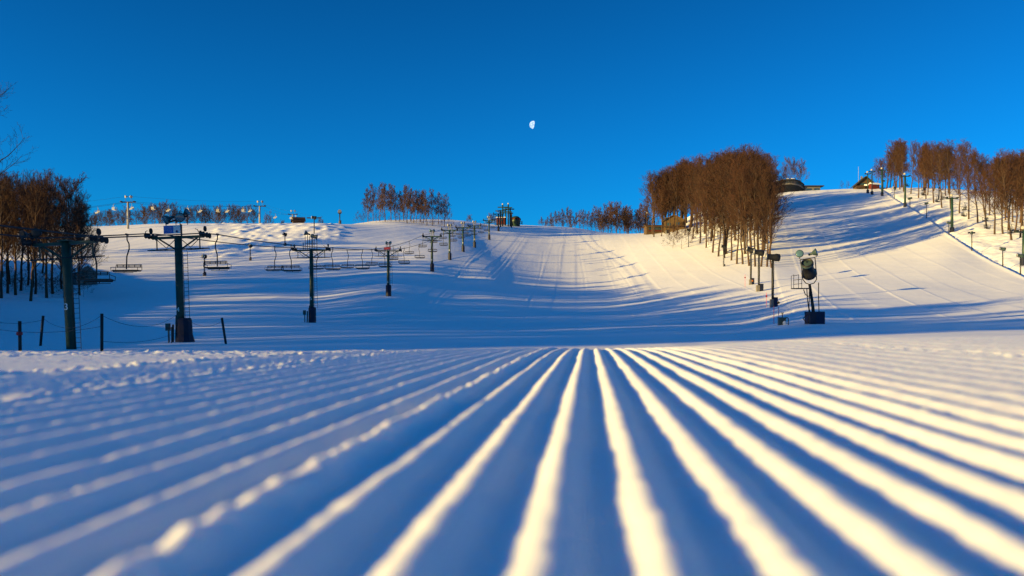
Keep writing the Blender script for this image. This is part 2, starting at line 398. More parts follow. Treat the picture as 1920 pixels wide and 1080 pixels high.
def copy_tree(o, parent=None):
    c = o.copy(); col.objects.link(c); c.parent = parent
    for ch in [x for x in o.children]: copy_tree(ch, c)
    return c
def at(px, py, d): return Vector(((px-960)/F*d, d, (YH-py)/F*d))
def stand(px, d): x = (px-960)/F*d; return Vector((x, d, ground_z(x, d)))
def text_mesh(body, size, m, parent, loc, name='number', rot=(math.pi/2, 0, 0), ext=.01):
    cu = bpy.data.curves.new(name, 'FONT'); cu.body = body; cu.size = size; cu.extrude = ext; cu.align_x = 'CENTER'; cu.align_y = 'CENTER'
    t = bpy.data.objects.new(name+'_tmp', cu); col.objects.link(t)
    me = bpy.data.meshes.new_from_object(t.evaluated_get(bpy.context.evaluated_depsgraph_get()))
    bpy.data.objects.remove(t); me.name = name; me.materials.clear(); me.materials.append(m)
    o = bpy.data.objects.new(name, me); col.objects.link(o); o.parent = parent; o.location = loc; o.rotation_euler = rot; return o
ORD = ['first','second','third','fourth','fifth','sixth','seventh','eighth','ninth','tenth','eleventh','twelfth','thirteenth','fourteenth','fifteenth','sixteenth','seventeenth','eighteenth','nineteenth','twentieth']

# ------------------------------------------------------------------ lamps and snow guns
def aim(yaw, pitch):            # z axis turned to the given heading (yaw from +y towards +x) and pitch
    d = Vector((math.sin(yaw)*math.cos(pitch), math.cos(yaw)*math.cos(pitch), math.sin(pitch)))
    return d.to_track_quat('Z', 'Y').to_matrix().to_4x4()
def floodlight(parent, loc, yaw, pitch, r=.28, stem=.5, shell='shell', glass='glass'):
    mt = Matrix.Translation(Vector(loc)) @ aim(yaw, pitch)
    a = MB(); a.lathe([(r*.18, -r*2.0), (r*.30, -r*1.9), (r*.32, -r*1.1), (r*.55, -r*.8), (r*.92, -r*.1), (r, 0), (r, r*.12)], 16, mt)
    o = a.build('floodlight', M[shell], parent, True)
    MB().lathe([(r*.93, r*.125), (r*.8, r*.2), (r*.3, r*.25)], 16, mt).build('lamp_glass', M[glass], o, True)
    if stem: MB().tube([Vector(loc)+Vector((0, 0, -stem-r*.2)), Vector(loc)+Vector((0, 0, -r*.2))], r*.10, 6).build('stem', M['black'], o)
    return o
def ladder(parent, x0, y0, z0, x1, y1, z1, w=.38, n=None, m='black', name='ladder', r=.022):
    a = MB(); p, q = Vector((x0, y0, z0)), Vector((x1, y1, z1)); s = Vector((w/2, 0, 0)); L = (q-p).length
    a.tube([p-s, q-s], r, 5); a.tube([p+s, q+s], r, 5)
    n = n or int(L/.32)
    for i in range(1, n):
        c = p.lerp(q, i/n); a.tube([c-s, c+s], r*.7, 4)
    return a.build(name, M[m], parent)

def snow_gun(label, px, py, top_py, yaw=0, pitch=20, br=.33, bl=.9, d=None, lights=(), box=None, disc=None, platform=False, group=None, wide=False, panel='black', post_r=.09, hood=None, hose=True):
    d = d or hit(px, py); base = stand(px, d); h = (py-top_py)*d/F
    t = thing('snow_gun', label, 'snow gun', base, group=group)
    ph = h-br*1.1
    MB().tube([(0, 0, -.6), (0, 0, ph)], [post_r*1.2, post_r], 8).build('pole', M['black'], t, True)
    mt = Matrix.Translation((0, 0, ph+br*.45)) @ aim(R(yaw), R(pitch))
    b = MB().lathe([(br*.62, -bl*.5), (br*1.0, -bl*.46), (br*1.06, -bl*.2), (br*.86, -bl*.05), (br*.82, bl*.35), (br*.90, bl*.38), (br*.92, bl*.5), (br*.8, bl*.5), (br*.7, bl*.3), (br*.2, bl*.28)], 18, mt).build('barrel', M[panel], t, True)
    MB().lathe([(br*.93, bl*.42), (br*.98, bl*.43), (br*.98, bl*.52), (br*.93, bl*.52)], 18, mt).build('nozzle_ring', M['steel'], b, True)
    y = MB(); s = br*1.15
    y.tube([(-s, 0, ph+br*.4), (-s, 0, ph-br*.5), (0, 0, ph-br*.75), (s, 0, ph-br*.5), (s, 0, ph+br*.4)], .035, 6); y.build('yoke', M['black'], t)
    if hose:
        MB().tube([(.1, -.1, 0), (.16, -.12, ph*.5), (.24, -.1, ph*.85), (.1, 0, ph+br*.1)], .02, 5).build('hose', M['rubber'], t)
    for (lx, lz, ly, lp, lr) in lights:
        floodlight(t, (lx, -.1, lz), R(ly), R(lp), lr, .4)
    if box:
        bw, bh, bm = box
        MB().box((.1+bw*.25, -.15, bh/2-.1), (bw*.5, bw*.7, bh+.2)).build('base_pad', M[bm], t)
        MB().box((.1-bw*.27, -.1, bh*.4-.1), (bw*.46, bw*.5, bh*.8+.2)).build('control_box', M['greywood'], t)
        ladder(t, .0, .22, 0, .0, .22, ph*.9, .3, r=.02)
    if disc:
        MB().lathe([(.05, 0), (.2, .02), (.2, .05), (.04, .07)], 14, Matrix.Translation((disc[0], -.55, disc[1])) @ aim(math.pi, 0)).build('marker_disc', M['orange'], t, True)
    if platform:
        z = ph*.55; a = MB(); a.box((-.9, 0, z), (1.4, .7, .06)); a.build('platform', M['black'], t)
        rl = MB()
        for k in range(3): rl.tube([(-1.55, -.33, z), (-1.55, -.33, z+1.1)] if k == 0 else [(-1.55+.65*k, -.33, z), (-1.55+.65*k, -.33, z+.8)], .025, 5)
        for zz in (.45, .8): rl.tube([(-1.55, -.33, z+zz), (-.2, -.33, z+zz)], .025, 5)
        rl.build('railing', M['black'], t)
    if wide:
        a = MB(); a.tube([(-wide, 0, ph), (wide, 0, ph)], .05, 6); a.box((-wide*.8, 0, ph+.15), (wide*.5, .4, .35)); a.box((wide*.7, 0, ph+.15), (wide*.5, .4, .35)); a.build('cross_bar', M['black'], t)
    return t

# ------------------------------------------------------------------ main chair lift
# px, depth, cable row, base row, lean (deg), number, lights, pad
TW = [
 (134, 53, 446, 656, -3.2, '3'), (340, 66, 437, 643, -1.8, '4'), (585, 107, 464.5, 605, -.6, '5'), (728, 149, 467, 553, 0, '6'),
 (810, 205, 441, 506, 0, '7'), (843, 235, 429.5, 479, 0, '8'), (868, 262, 424.5, 466, 0, '9'), (889.5, 285, 421.5, 463, 0, '10'),
 (917, 330, 412, 456, 0, '11'), (934.5, 372, 400, 433, 0, '12')]
LA = Vector((at(134, 0, 53).x, 53)); LB = Vector((at(934.5, 0, 372).x, 372))
LD = (LB-LA).normalized(); LN = Vector((LD.y, -LD.x)); LYAW = math.atan2(-LD.x, LD.y)
ARM = 2.3
def wheel_mesh(r=.23, w=.09):
    a = MB(); a.lathe([(r*.35, -w*.6), (r*.45, -w*.3), (r*.9, -w*.3), (r, -w*.5), (r*1.02, 0), (r, w*.5), (r*.9, w*.3), (r*.45, w*.3), (r*.35, w*.6)], 16, Matrix.Rotation(math.pi/2, 4, 'Y')); return a
WHEEL = wheel_mesh().mesh('sheave_wheel', M['rubber'], True)
def tower(i, px, d, cy, by, lean, num):
    x = (px-960)/F*d; zb = min(ground_z(x, d)+.05, (YH-by)/F*d+.4) if i > 1 else (YH-by)/F*d
    zb = ground_z(x, d) if i > 1 else zb
    zc = (YH-cy)/F*d; h = zc-zb-.35
    desc = {0: 'dark green lift tower painted 3, nearest on the left', 1: 'green lift tower painted 4 with blue and white sign board', 2: 'green lift tower painted 5 with two horn lamps on tall stems',
            3: 'green lift tower with a small red sign under its lamps'}
    lab = desc.get(i, 'green lift tower up the slope, %s past the red signed tower' % ORD[i-4])
    t = thing('lift_tower', lab, 'lift tower', (x, d, zb), rot=(0, R(lean), LYAW), group='green towers of the main chair lift')
    r0, r1 = (.31, .30) if i < 2 else (.30, .24)
    if i > 3: r0, r1 = .33, .27
    ex = MB().tube([(0, 0, -1.2), (0, 0, h*.5), (0, 0, h+.12)], [r0, (r0+r1)/2, r1], 16).build('pole', M['green'], t, True)
    g = 1.35 if i > 3 else 1.0                            # sturdier members on the far towers' frames
    ca = MB(); ca.box((0, 0, h), (2*ARM-.2, .22*g, .20*g))
    for s in (-1, 1):
        ca.tube([(s*r1, 0, h-.95), (s*ARM*.72, 0, h-.08)], .07*g, 6); ca.tube([(s*ARM*.80, 0, h-.05), (s*ARM*.80, 0, h-.95)], .05*g, 6)
        ca.tube([(s*r1, 0, h-.2), (s*ARM*.45, 0, h-.85), (s*ARM*.80, 0, h-.15)], .035*g, 5)
    ca.build('crossarm', M['green'], t)
    cw = MB()
    loop = [(-ARM-.35, 0), (-ARM*.45, -.42), (0, -.45), (ARM*.45, -.42), (ARM+.35, 0), (ARM*.45, .42), (0, .45), (-ARM*.45, .42), (-ARM-.35, 0)]
    for a_, b_ in zip(loop[:-1], loop[1:]): cw.tube([(a_[0], a_[1], h-1.0), (b_[0], b_[1], h-1.0)], .038*g, 6)
    for s in (-1, 1): cw.tube([(s*ARM*.45, -.42, h-1.0), (s*ARM*.45, .42, h-1.0)], .03, 5)
    cw.build('catwalk_rail', M['black'], t)
    for s in (-1, 1):
        sa = MB(); sa.box((s*ARM, 0, h+.12), (.07, 1.9, .12)); sa.box((s*ARM-s*.14, 0, h+.06), (.3, .16, .22))
        sa.tube([(s*ARM, -.95, h+.1), (s*ARM-s*.12, -1.1, h+.45), (s*ARM-s*.3, -1.15, h+.5)], .03, 5)
        so_ = sa.build('sheave_frame', M['black'], t)
        for yy, zz in ((-.82, .14), (-.32, .14), (.32, .14), (.82, .14), (0, .62)):
            wo = bpy.data.objects.new('sheave_wheel', WHEEL); col.objects.link(wo); wo.parent = so_; wo.location = (s*(ARM+.02), yy, h+zz)
            if i > 3: wo.scale = (1.6, 1.3, 1.3)
    if i <= 3:
        ladder(t, r0+.30 if i else .52, -.05, 1.9 if i else -.2, r1+.28, -.05, h-1.2 if i else h*.8)
    if i == 0: pass
    text_mesh(num, [.62, .52, .62, .55][i] if i < 4 else .7, M['letter'], t, (-.03 if i else .0, -r0-.02, [2.85, 2.75, 3.2, 2.6][i] if i < 4 else 2.8), ext=.015)
    # pad and equipment round the foot
    if i >= 1:
        w0 = .52 if i > 1 else .62
        a = MB()
        if i == 1: a.lathe([(w0*1.35, -.3), (w0*1.25, .1), (w0*1.0, .7), (w0*.95, 1.9), (w0*.8, 2.05)], 10, Matrix.Translation((.28, .1, 0)))
        else: a.lathe([(w0*1.05, -.6), (w0, .2), (w0, 1.95), (w0*.8, 2.05)], 8, Matrix.Translation((.05, 0, 0)))
        a.build('base_pad', M['pad'], t)
    if i in (1, 2):
        q = MB(); xo = -1.0 if i == 1 else -.95
        q.tube([(xo, -.1, -.4), (xo, -.1, 1.3)], .07, 6); q.box((xo, -.2, 1.35), (.36, .2, .6))
        q.build('control_box', M['shell'], t)
        q = MB(); q.tube([(xo+.28, 0, -.3), (xo+.34, 0, 1.55)], .08, 6); q.tube([(xo+.5, .1, -.3), (xo+.62, .1, 2.3)], .09, 6); q.build('conduit', M['black'], t)
    if i == 0:
        floodlight(t, (-2.9, -.1, h+.75), R(200), R(-5), .30, .6, 'black', 'black'); floodlight(t, (-1.95, -.1, h+.8), R(170), R(-5), .32, .6, 'black', 'black')
        MB().box((0, -.0, h+.16), (.75, .75, .1)).build('cap_plate', M['green'], t)
    if i == 1:
        floodlight(t, (-.85, -.3, h+1.45), R(215), R(-25), .40, .55); floodlight(t, (.35, -.3, h+1.60), R(160), R(-12), .40, .8)
        floodlight(t, (.95, -.2, h+2.05), R(100), R(25), .30, 1.0); MB().tube([(-.85, -.2, h+1.2), (.35, -.2, h+1.5), (.95, -.1, h+1.75)], .07, 6).build('lamp_bracket', M['black'], t)
        floodlight(t, (-.25, .2, h+1.5), R(240), R(-10), .26, .8)
        sg = MB().box((-.32, -.36, h+.62), (1.42, .05, .68)).build('sign_board', M['signwhite'], t)
        MB().box((-.60, -.392, h+.62), (.80, .012, .62)).build('blue_panel', M['signblue'], sg)
        MB().box((-.62, -.402, h+.64), (.66, .006, .50)).build('lettering', M['textblue'], sg)
        MB().box((.10, -.388, h+.76), (.46, .006, .30)).build('lettering', M['textwhite'], sg)
        MB().lathe([(.10, -.003), (.10, .004)], 12, Matrix.Translation((.10, -.39, h+.45)) @ aim(math.pi, 0)).build('emblem', M['navy'], sg)
        MB().box((.45, -.3, h+.55), (.1, .1, .95)).build('sign_post', M['black'], sg)
    if i == 2:
        floodlight(t, (-.75, -.2, h+2.35), R(245), R(20), .36, 2.2); floodlight(t, (.85, -.2, h+1.75), R(80), R(-15), .36, 1.6)
        a = MB()
        for xx, zz in ((-.5, 2.2), (-.2, 1.9), (.1, 1.7), (.4, 1.9)): a.tube([(xx, 0, h), (xx, 0, h+zz)], .045, 6)
        a.tube([(-1.1, 0, h), (-1.1, 0, h+1.1)], .04, 6); a.tube([(-.8, 0, h+.9), (.85, 0, h+.9)], .03, 5); a.build('lamp_frame', M['black'], t)
        floodlight(t, (.25, -.2, h+1.9), R(150), R(-10), .30, 1.5)
    if i >= 3:
        m_ = ('shell', 'glass') if i < 5 else ('steel', 'white')
        g2 = 1.0 if i == 3 else 1.25
        floodlight(t, (-.42*g2, 0, h+1.55), R(235), R(5), .30*g2, 1.3, *m_); floodlight(t, (.42*g2, 0, h+1.55), R(120), R(5), .30*g2, 1.3, *m_)
        a = MB(); 
        for s in (-.22, .22): a.tube([(s, 0, h), (s, 0, h+1.4)], .06*g2, 6)
        a.tube([(-.45, 0, h+1.2), (.45, 0, h+1.2)], .05*g2, 6); a.tube([(-.3, 0, h+.7), (.3, 0, h+.7)], .04*g2, 6); a.build('lamp_frame', M['shell'], t)
    if i == 3:
        sg = MB().box((-.1, -.3, h+.42), (1.3, .05, .50)).build('sign_board', M['signred'], t)
        MB().box((-.1, -.33, h+.42), (1.1, .006, .34)).build('lettering', M['textred'], sg)
    return t, zc
ZC = []
for i, a_ in enumerate(TW):
    t, zc = tower(i, *a_); ZC.append(zc)

def cable_pt(side, d):           # point on the haul cable of one side at forward distance d
    ds = [26]+[q[1] for q in TW]+[400]
    zs = [ZC[0]-.8]+ZC+[at(0, 399, 400).z]
    d = min(max(d, ds[0]), ds[-1])
    k = max(j for j in range(len(ds)-1) if ds[j] <= d or j == 0)
    t = (d-ds[k])/(ds[k+1]-ds[k]); z = zs[k]*(1-t)+zs[k+1]*t-.0016*(d-ds[k])*(ds[k+1]-d)*.35
    if 0 <= k < len(TW):
        pass
    xs = [LA.x+(LD.x/LD.y)*(26-53)]+[(q[0]-960)/F*q[1] for q in TW]+[(955-960)/F*400]
    x = xs[k]*(1-t)+xs[k+1]*t
    return Vector((x+side*ARM*LN.x, d+side*ARM*LN.y, z))
for side, nm in ((-1, 'left'), (1, 'right')):
    a = MB(); a.tube([cable_pt(side, q) for q in np.concatenate([np.arange(26, 120, 3), np.arange(120, 401, 6)])], .048, 5)
    tag(a.build('haul_cable', M['black']), 'dark steel cable of the main lift running over the %s ends of the tower arms' % nm, 'cable', 'haul cables of the main lift')
def make_chair(w=2.15, m='black'):
    t = thing('lift_chair', '', 'lift chair', group='chairs of the main lift')
    hg = MB(); hg.tube([(0, 0, .03), (.02, 0, -.45), (.18, 0, -.75), (.20, 0, -1.15), (.02, 0, -1.75), (0, 0, -2.75)], .048, 6); hg.box((0, 0, -.02), (.10, .35, .14))
    hg.build('hanger', M[m], t)
    st = MB(); st.box((0, .05, -2.86), (w*.96, .50, .10)); st.box((0, -.22, -2.93), (w*.9, .06, .10)); st.build('seat', M[m], t)
    bk = MB()
    for zz in (-2.36, -2.46, -2.56): bk.box((0, .36, zz), (w*.92, .035, .055))
    for xx in (-.46, -.23, .0, .23, .46): bk.box((xx*w*.95, .36, -2.46), (.035, .05, .26))
    bk.build('backrest', M[m], t)
    fr = MB()
    for s in (-1, 1): fr.tube([(s*w*.48, .36, -2.36), (s*w*.5, .34, -2.80), (s*w*.5, -.30, -2.90), (s*w*.5, -.34, -2.62), (s*w*.5, .36, -2.55)], .024, 5)
    fr.tube([(-w*.48, .36, -2.36), (w*.48, .36, -2.36)], .026, 5); fr.build('side_frame', M[m], t)
    fb = MB(); fb.tube([(-w*.35, -.35, -3.05), (w*.35, -.35, -3.05)], .022, 5); fb.tube([(0, -.3, -2.9), (0, -.35, -3.05)], .03, 5); fb.build('footrest', M[m], t)
    return t
chair0 = make_chair(); first = True
def d_for_px(side, px):
    lo, hi = 30, 398
    for _ in range(50):
        m_ = (lo+hi)/2; p = cable_pt(side, m_)
        if 960+F*p.x/p.y < px: lo = m_
        else: hi = m_
    return (lo+hi)/2
CH = [(-1, q) for q in (238, 515, 594, 651, 697, 737, 767, 792, 813, 831, 848, 861, 874, 887, 900, 908, 917, 925)] + \
     [(1, q) for q in (183, 408, 546, 624, 680, 722, 758, 787, 811, 832, 850, 865, 877, 889, 902, 913, 924, 932)]
cnt = {-1: 0, 1: 0}
for side, px in CH:
    d = d_for_px(side, px); p = cable_pt(side, d)
    c_ = chair0 if first else copy_tree(chair0); first = False
    c_.location = p+Vector((0, 0, .03)); c_.rotation_euler = (R(rng.uniform(-3, 3)), 0, LYAW+(0 if side < 0 else math.pi)+R(rng.uniform(-3, 3)))
    near = [q for q in range(len(TW)) if TW[q][1] < p.y+.5]
    nt_ = ('tower %s' % TW[near[-1]][5]) if near else 'tower 2'
    n_ = cnt[side]; cnt[side] += 1
    c_['label'] = ('open backed black lift chair, %s on the left cable from the camera' if side < 0 else 'black lift chair, %s on the right cable from the camera') % ORD[n_]

# ------------------------------------------------------------------ top station of the main lift
def frame_mast(label, px, d, top_py, base_py, w, arms, white=False, cat='lift mast', m='green'):
    base = at(px, base_py, d); h = (base_py-top_py)*d/F
    t = thing('lift_mast', label, cat, base, LYAW)
    MB().tube([(0, 0, -2.5), (0, 0, h)], .34, 8).build('pole', M[m], t, True)
    for z, ww in arms:
        MB().box((0, 0, h-z), (ww, .4, .5)).build('crossarm', M[m], t)
    if white: floodlight(t, (-.1, 0, h+.3), R(215), R(0), .42, .3, 'steel', 'white')
    return t
frame_mast('green mast with a white lamp, left one at the top station', 942.5, 398, 384, 419, 3, [(1.2, 5.0), (4.0, 3.4)], True)
frame_mast('green mast with a white lamp, right one at the top station', 953, 398, 383, 419, 3, [(1.7, 4.0), (3.8, 3.6)], True)
frame_mast('pale wooden pole in front of the rounded top station', 959.0, 394, 400, 420, 3, [], False, 'pole', 'wood')
frame_mast('short dark green mast between the two lamp masts', 948, 402, 391, 419, 3, [(.5, 2.4)], False)
frame_mast('dark green mast with a long crossarm left of the white lamp masts', 938.5, 392, 394, 420, 3, [(.4, 5.0), (3.0, 2.0)], False)
frame_mast('dark green mast touching the rounded top station', 956.5, 400, 390, 419, 3, [(.6, 4.2), (2.6, 3.0)], False)
t = thing('top_station', 'dark rounded bullwheel housing at the head of the main lift', 'lift station', at(967, 419, 404), 0)
b = MB(); b.lathe([(1.9, -3), (2.3, .2), (2.6, 1.0), (2.4, 2.6), (1.6, 3.4), (.6, 3.7)], 14); b.build('housing', M['green'], t, True)
MB().lathe([(2.66, 1.9), (2.7, 2.0), (2.55, 2.5), (2.45, 2.5)], 14).build('red_band', M['redwood'], t)
a = MB(); a.tube([(1.8, -1, 0), (3.4, -2, -.5)], .12, 6); a.box((3.1, -2.0, .2), (.5, .5, 1.6)); a.box((-1.6, -1.5, 1.0), (.25, .25, 4.5)); a.build('steel_frame', M['black'], t)
for hx, lab, m_ in ((939, 'small red brown hut with snowy roof beside the top station', 'redwood'),):
    t = thing('lift_hut', lab, 'hut', at(hx, 417, 402))
    MB().box((0, 0, .6), (4.2, 3, 3.2)).build('wall', M[m_], t); MB().box((0, -.1, 2.35), (4.9, 3.6, .32)).build('roof', M['roofsnow'], t)
    MB().box((.4, -1.53, 1.0), (1.6, .06, .9)).build('window', M['window'], t)

# ------------------------------------------------------------------ far white lift on the left skyline
WL = [(240, 280, 379, 416), (487, 341, 386.5, 430), (549, 430, 402, 440)]
WLp = [at(a_, c_, b_) for a_, b_, c_, _ in WL]
def wl_pt(q, side):
    pts = [at(60, 396, 262), at(150, 391, 270)]+WLp+[at(592, 414, 470)]
    lo = [960+F*p.x/p.y for p in pts]
    k = max([j for j in range(len(pts)-1) if lo[j] <= q] or [0]); t = (q-lo[k])/(lo[k+1]-lo[k]); p = pts[k].lerp(pts[k+1], t)
    dr = (pts[k+1]-pts[k]).normalized(); n_ = Vector((dr.y, -dr.x, 0)).normalized()
    L = (pts[k+1]-pts[k]).length
    return p+n_*side*2.2-Vector((0, 0, .0007*L*L*t*(1-t)*.9))
for i, (px, d, cy, by) in enumerate(WL):
    p = WLp[i]; zb = ground_z(p.x, p.y)-1; h = p.z-zb
    t = thing('far_lift_tower', ['pale grey lift tower, tallest and leftmost on the left skyline', 'pale grey lift tower on the skyline right of the round treetops', 'short pale lift tower beside the brown roof on the skyline'][i], 'lift tower', (p.x, p.y, zb), group='pale towers of the skyline lift')
    MB().tube([(0, 0, 0), (0, 0, h)], [.42, .34], 10).build('pole', M['white'], t, True)
    a = MB(); a.box((0, 0, h), (5.0, .4, .35)); a.box((-2.3, 0, h+.15), (.4, 1.6, .4)); a.box((2.3, 0, h+.15), (.4, 1.6, .4)); a.build('crossarm', M['black'], t)
    for lx, ly in ((-.9, 215), (1.1, 150)): floodlight(t, (lx, 0, h+1.9), R(ly), R(-10), .5, 1.5, 'steel', 'white')
for side, nm in ((-1, 'front'), (1, 'rear')):
    a = MB(); a.tube([wl_pt(q, side) for q in np.arange(70, 590, 10)], .035, 4)
    tag(a.build('far_haul_cable', M['black']), 'thin %s cable of the lift crossing the left skyline' % nm, 'cable', 'cables of the skyline lift')
a = MB(); a.tube([wl_pt(q, 0)+Vector((0, 0, 2.1)) for q in np.arange(70, 590, 10)], .025, 4)
tag(a.build('telephone_line', M['black']), 'thin wire above the cables of the skyline lift', 'cable')
def make_far_chair(m='white', w=1.9):
    t = thing('far_lift_chair', '', 'lift chair')
    MB().tube([(0, 0, 0), (.0, .25, -.6), (0, .2, -1.9), (0, 0, -2.0)], .07, 5).build('hanger', M[m], t)
    a = MB(); a.box((0, 0, -2.05), (w, .62, .20)); a.tube([(-w/2, -.3, -2.3), (w/2, -.3, -2.3)], .06, 5); a.build('seat', M[m], t)
    a = MB(); a.box((0, .32, -1.55), (w, .08, .22)); a.box((0, .30, -1.80), (w*.9, .05, .08)); a.build('backrest', M[m], t)
    a = MB(); a.tube([(-w/2, -.25, -2.1), (-w/2, -.3, -1.3), (-w/2, .3, -1.2), (w/2, .3, -1.2), (w/2, -.3, -1.3), (w/2, -.25, -2.1)], .05, 5); a.build('side_frame', M[m], t)
    return t
fc = make_far_chair(); first = True
for side, q in sorted([(-1, v) for v in (185, 252, 313, 371, 425, 474, 521)]+[(1, v) for v in (210, 273, 333, 390, 442, 536)], key=lambda v: v[1]):
    c_ = fc if first else copy_tree(fc); 
    if first: wl_i = 0
    first = False
    c_.location = wl_pt(q, side); c_.rotation_euler = (0, 0, R(-35 if side < 0 else 145))
    c_['label'] = 'tiny white chair of the skyline lift, %s from the left' % ORD[wl_i]; wl_i += 1; c_['group'] = 'white chairs of the skyline lift'

# ------------------------------------------------------------------ lift beside the right slope
RT = [(1920, 168, 432), (1785, 232, 370), (1697, 300, 329), (1654, 345, 318), (1635, 352, 321), (1627, 358, 325)]
RTL = ['green lift tower at the far right edge of the picture', 'green lift tower standing alone on the right slope below the trees', 'green lift tower with pale lamp against the right wood', 'green lift tower in front of the first trees of the right wood',
       'tall green tower just right of the gabled hut', 'thin green tower beside the gabled hut']
RP = []
for i, (px, d, cy) in enumerate(RT):
    x = (px-960)/F*d; zb = ground_z(x, d); zc = (YH-cy)/F*d; h = zc-zb; RP.append(Vector((x, d, zc)))
    t = thing('side_lift_tower', RTL[i], 'lift tower', (x, d, zb), group='green towers of the right hand lift')
    MB().tube([(0, 0, -1), (0, 0, h)], [.42, .33] if i < 4 else [.25, .22], 10).build('pole', M['green'], t, True)
    MB().box((0, 0, h-.35), (3.4 if i < 4 else 2.4, .3, .28)).build('crossarm', M['green'], t)
    a = MB()
    for s in (-1, 1): a.box((s*1.6 if i < 4 else s*1.1, 0, h-.1), (.25, 1.4, .35))
    a.build('sheave_frame', M['black'], t)
    MB().lathe([(.62, -.4), (.6, 1.4), (.5, 1.5)], 8).build('base_pad', M['pad'], t)
    floodlight(t, (-.25, 0, h+.6), R(230), R(10), .42, .6, 'steel', 'white')
def rt_pt(d, side):
    pts = [Vector((RP[0].x-6, 120, RP[0].z-9))]+RP[:4][::1]; k = max([j for j in range(len(pts)-1) if pts[j].y <= d] or [0])
    t = (d-pts[k].y)/(pts[k+1].y-pts[k].y); p = pts[k].lerp(pts[k+1], t); return p+Vector((side*1.6, 0, -.35-.00035*(d-pts[k].y)*(pts[k+1].y-d)))
for side, nm in ((-1, 'left'), (1, 'right')):
    a = MB(); a.tube([rt_pt(q, side) for q in np.arange(120, 345, 5)], .03, 4)
    tag(a.build('side_haul_cable', M['black']), 'thin cable over the %s arm ends of the lift beside the right wood' % nm, 'cable', 'cables of the right hand lift')
dc = make_far_chair('black', 1.3); first = True
for n_, (side, d) in enumerate([(1, 182), (-1, 190), (1, 203), (-1, 212), (1, 224), (-1, 243), (1, 250), (-1, 262), (1, 276), (-1, 288)]):
    c_ = dc if first else copy_tree(dc); first = False
    c_.location = rt_pt(d, side); c_.rotation_euler = (0, 0, R(15 if side < 0 else 195))
    c_['label'] = 'small black chair of the right hand lift, %s counting up the hill' % ORD[n_]; c_['group'] = 'black chairs of the right hand lift'

# ------------------------------------------------------------------ snow guns and lamps on posts
# the large gun in front of the right slope
d = hit(1524, 607, 60, 200); base = stand(1524, d); k_ = d/F
def g(px, py, dy=0): return Vector(((px-960)/F*d-base.x, dy, (YH-py)/F*d-base.z))
t = thing('snow_gun', 'big black fan snow gun with two lamps and a platform on a blue based pole', 'snow gun', base)
MB().tube([g(1528, 612), g(1524, 575), g(1518, 533)], [.17, .16, .13], 10).build('pole', M['black'], t, True)
MB().box(g(1529, 598, .2), (1.55, 1.2, 1.5), Matrix.Rotation(R(12), 3, 'Z')).build('base_box', M['blue'], t)
MB().box(g(1520, 597, -.55), (.6, .35, 1.35)).build('control_box', M['pad'], t)
ax = (g(1508, 491, -.75)-g(1521, 514, .45)); mt = Matrix.Translation(g(1521, 516, .45)) @ ax.to_track_quat('Z', 'Y').to_matrix().to_4x4(); L = ax.length
b = MB().lathe([(.35, -.15), (.60, -.10), (.76, .14), (.76, .42), (.60, .66), (.52, L*.72), (.56, L*.74), (.58, L), (.50, L), (.46, L*.8), (.40, L*.55), (.15, L*.5)], 24, mt).build('barrel', M['black'], t, True)
MB().lathe([(.585, L*.80), (.615, L*.81), (.615, L*.9), (.585, L*.91)], 24, mt).build('nozzle_ring', M['shell'], b, True)
a = MB()
for q in range(3):
    an = q*2.1; a.box(Vector(g(1508, 491, -.75))*1.0-ax.normalized()*.3+Vector((math.cos(an)*.2, 0, math.sin(an)*.2)), (.34, .05, .08), Matrix.Rotation(-an, 3, 'Y'))
a.build('fan_blades', M['black'], b)
y = MB(); y.tube([g(1503, 500), g(1504, 522), g(1511, 531), g(1518, 533), g(1526, 531), g(1531, 524), g(1530, 505), g(1528, 482)], .05, 6)
y.tube([g(1500, 487), g(1528, 483)], .05, 6); y.tube([g(1500, 487), g(1503, 502)], .045, 6); y.build('yoke', M['black'], t)
floodlight(t, g(1498, 476, -.2), R(200), R(12), .40, .45); floodlight(t, g(1529, 473, -.2), R(120), R(18), .40, .45)
a = MB(); a.box(g(1501.5, 541), (1.75, .8, .09)); a.build('platform', M['black'], t)
a = MB()
for q in (1486, 1495, 1501): a.tube([g(q, 541, -.35), g(q, 515 if q < 1496 else 524, -.35)], .03, 5)
for q in (516, 524, 532): a.tube([g(1486, q+1.5, -.35), g(1494 if q < 520 else 1501, q, -.35)], .028, 5)
a.tube([g(1486, 541, .35), g(1486, 517, .35), g(1486, 517, -.35)], .028, 5); a.build('railing', M['black'], t)
a = MB()
for p_ in ([(1511, 542), (1512, 560), (1516, 590), (1514, 606)], [(1516, 542), (1515, 575), (1519, 600)], [(1533, 530), (1533, 560), (1534, 588)], [(1505, 543), (1508, 552), (1514, 556)], [(1514, 588), (1504, 597), (1512, 607)]):
    a.tube([g(q[0], q[1], -.25) for q in p_], .05, 5)
a.build('hose', M['rubber'], t)

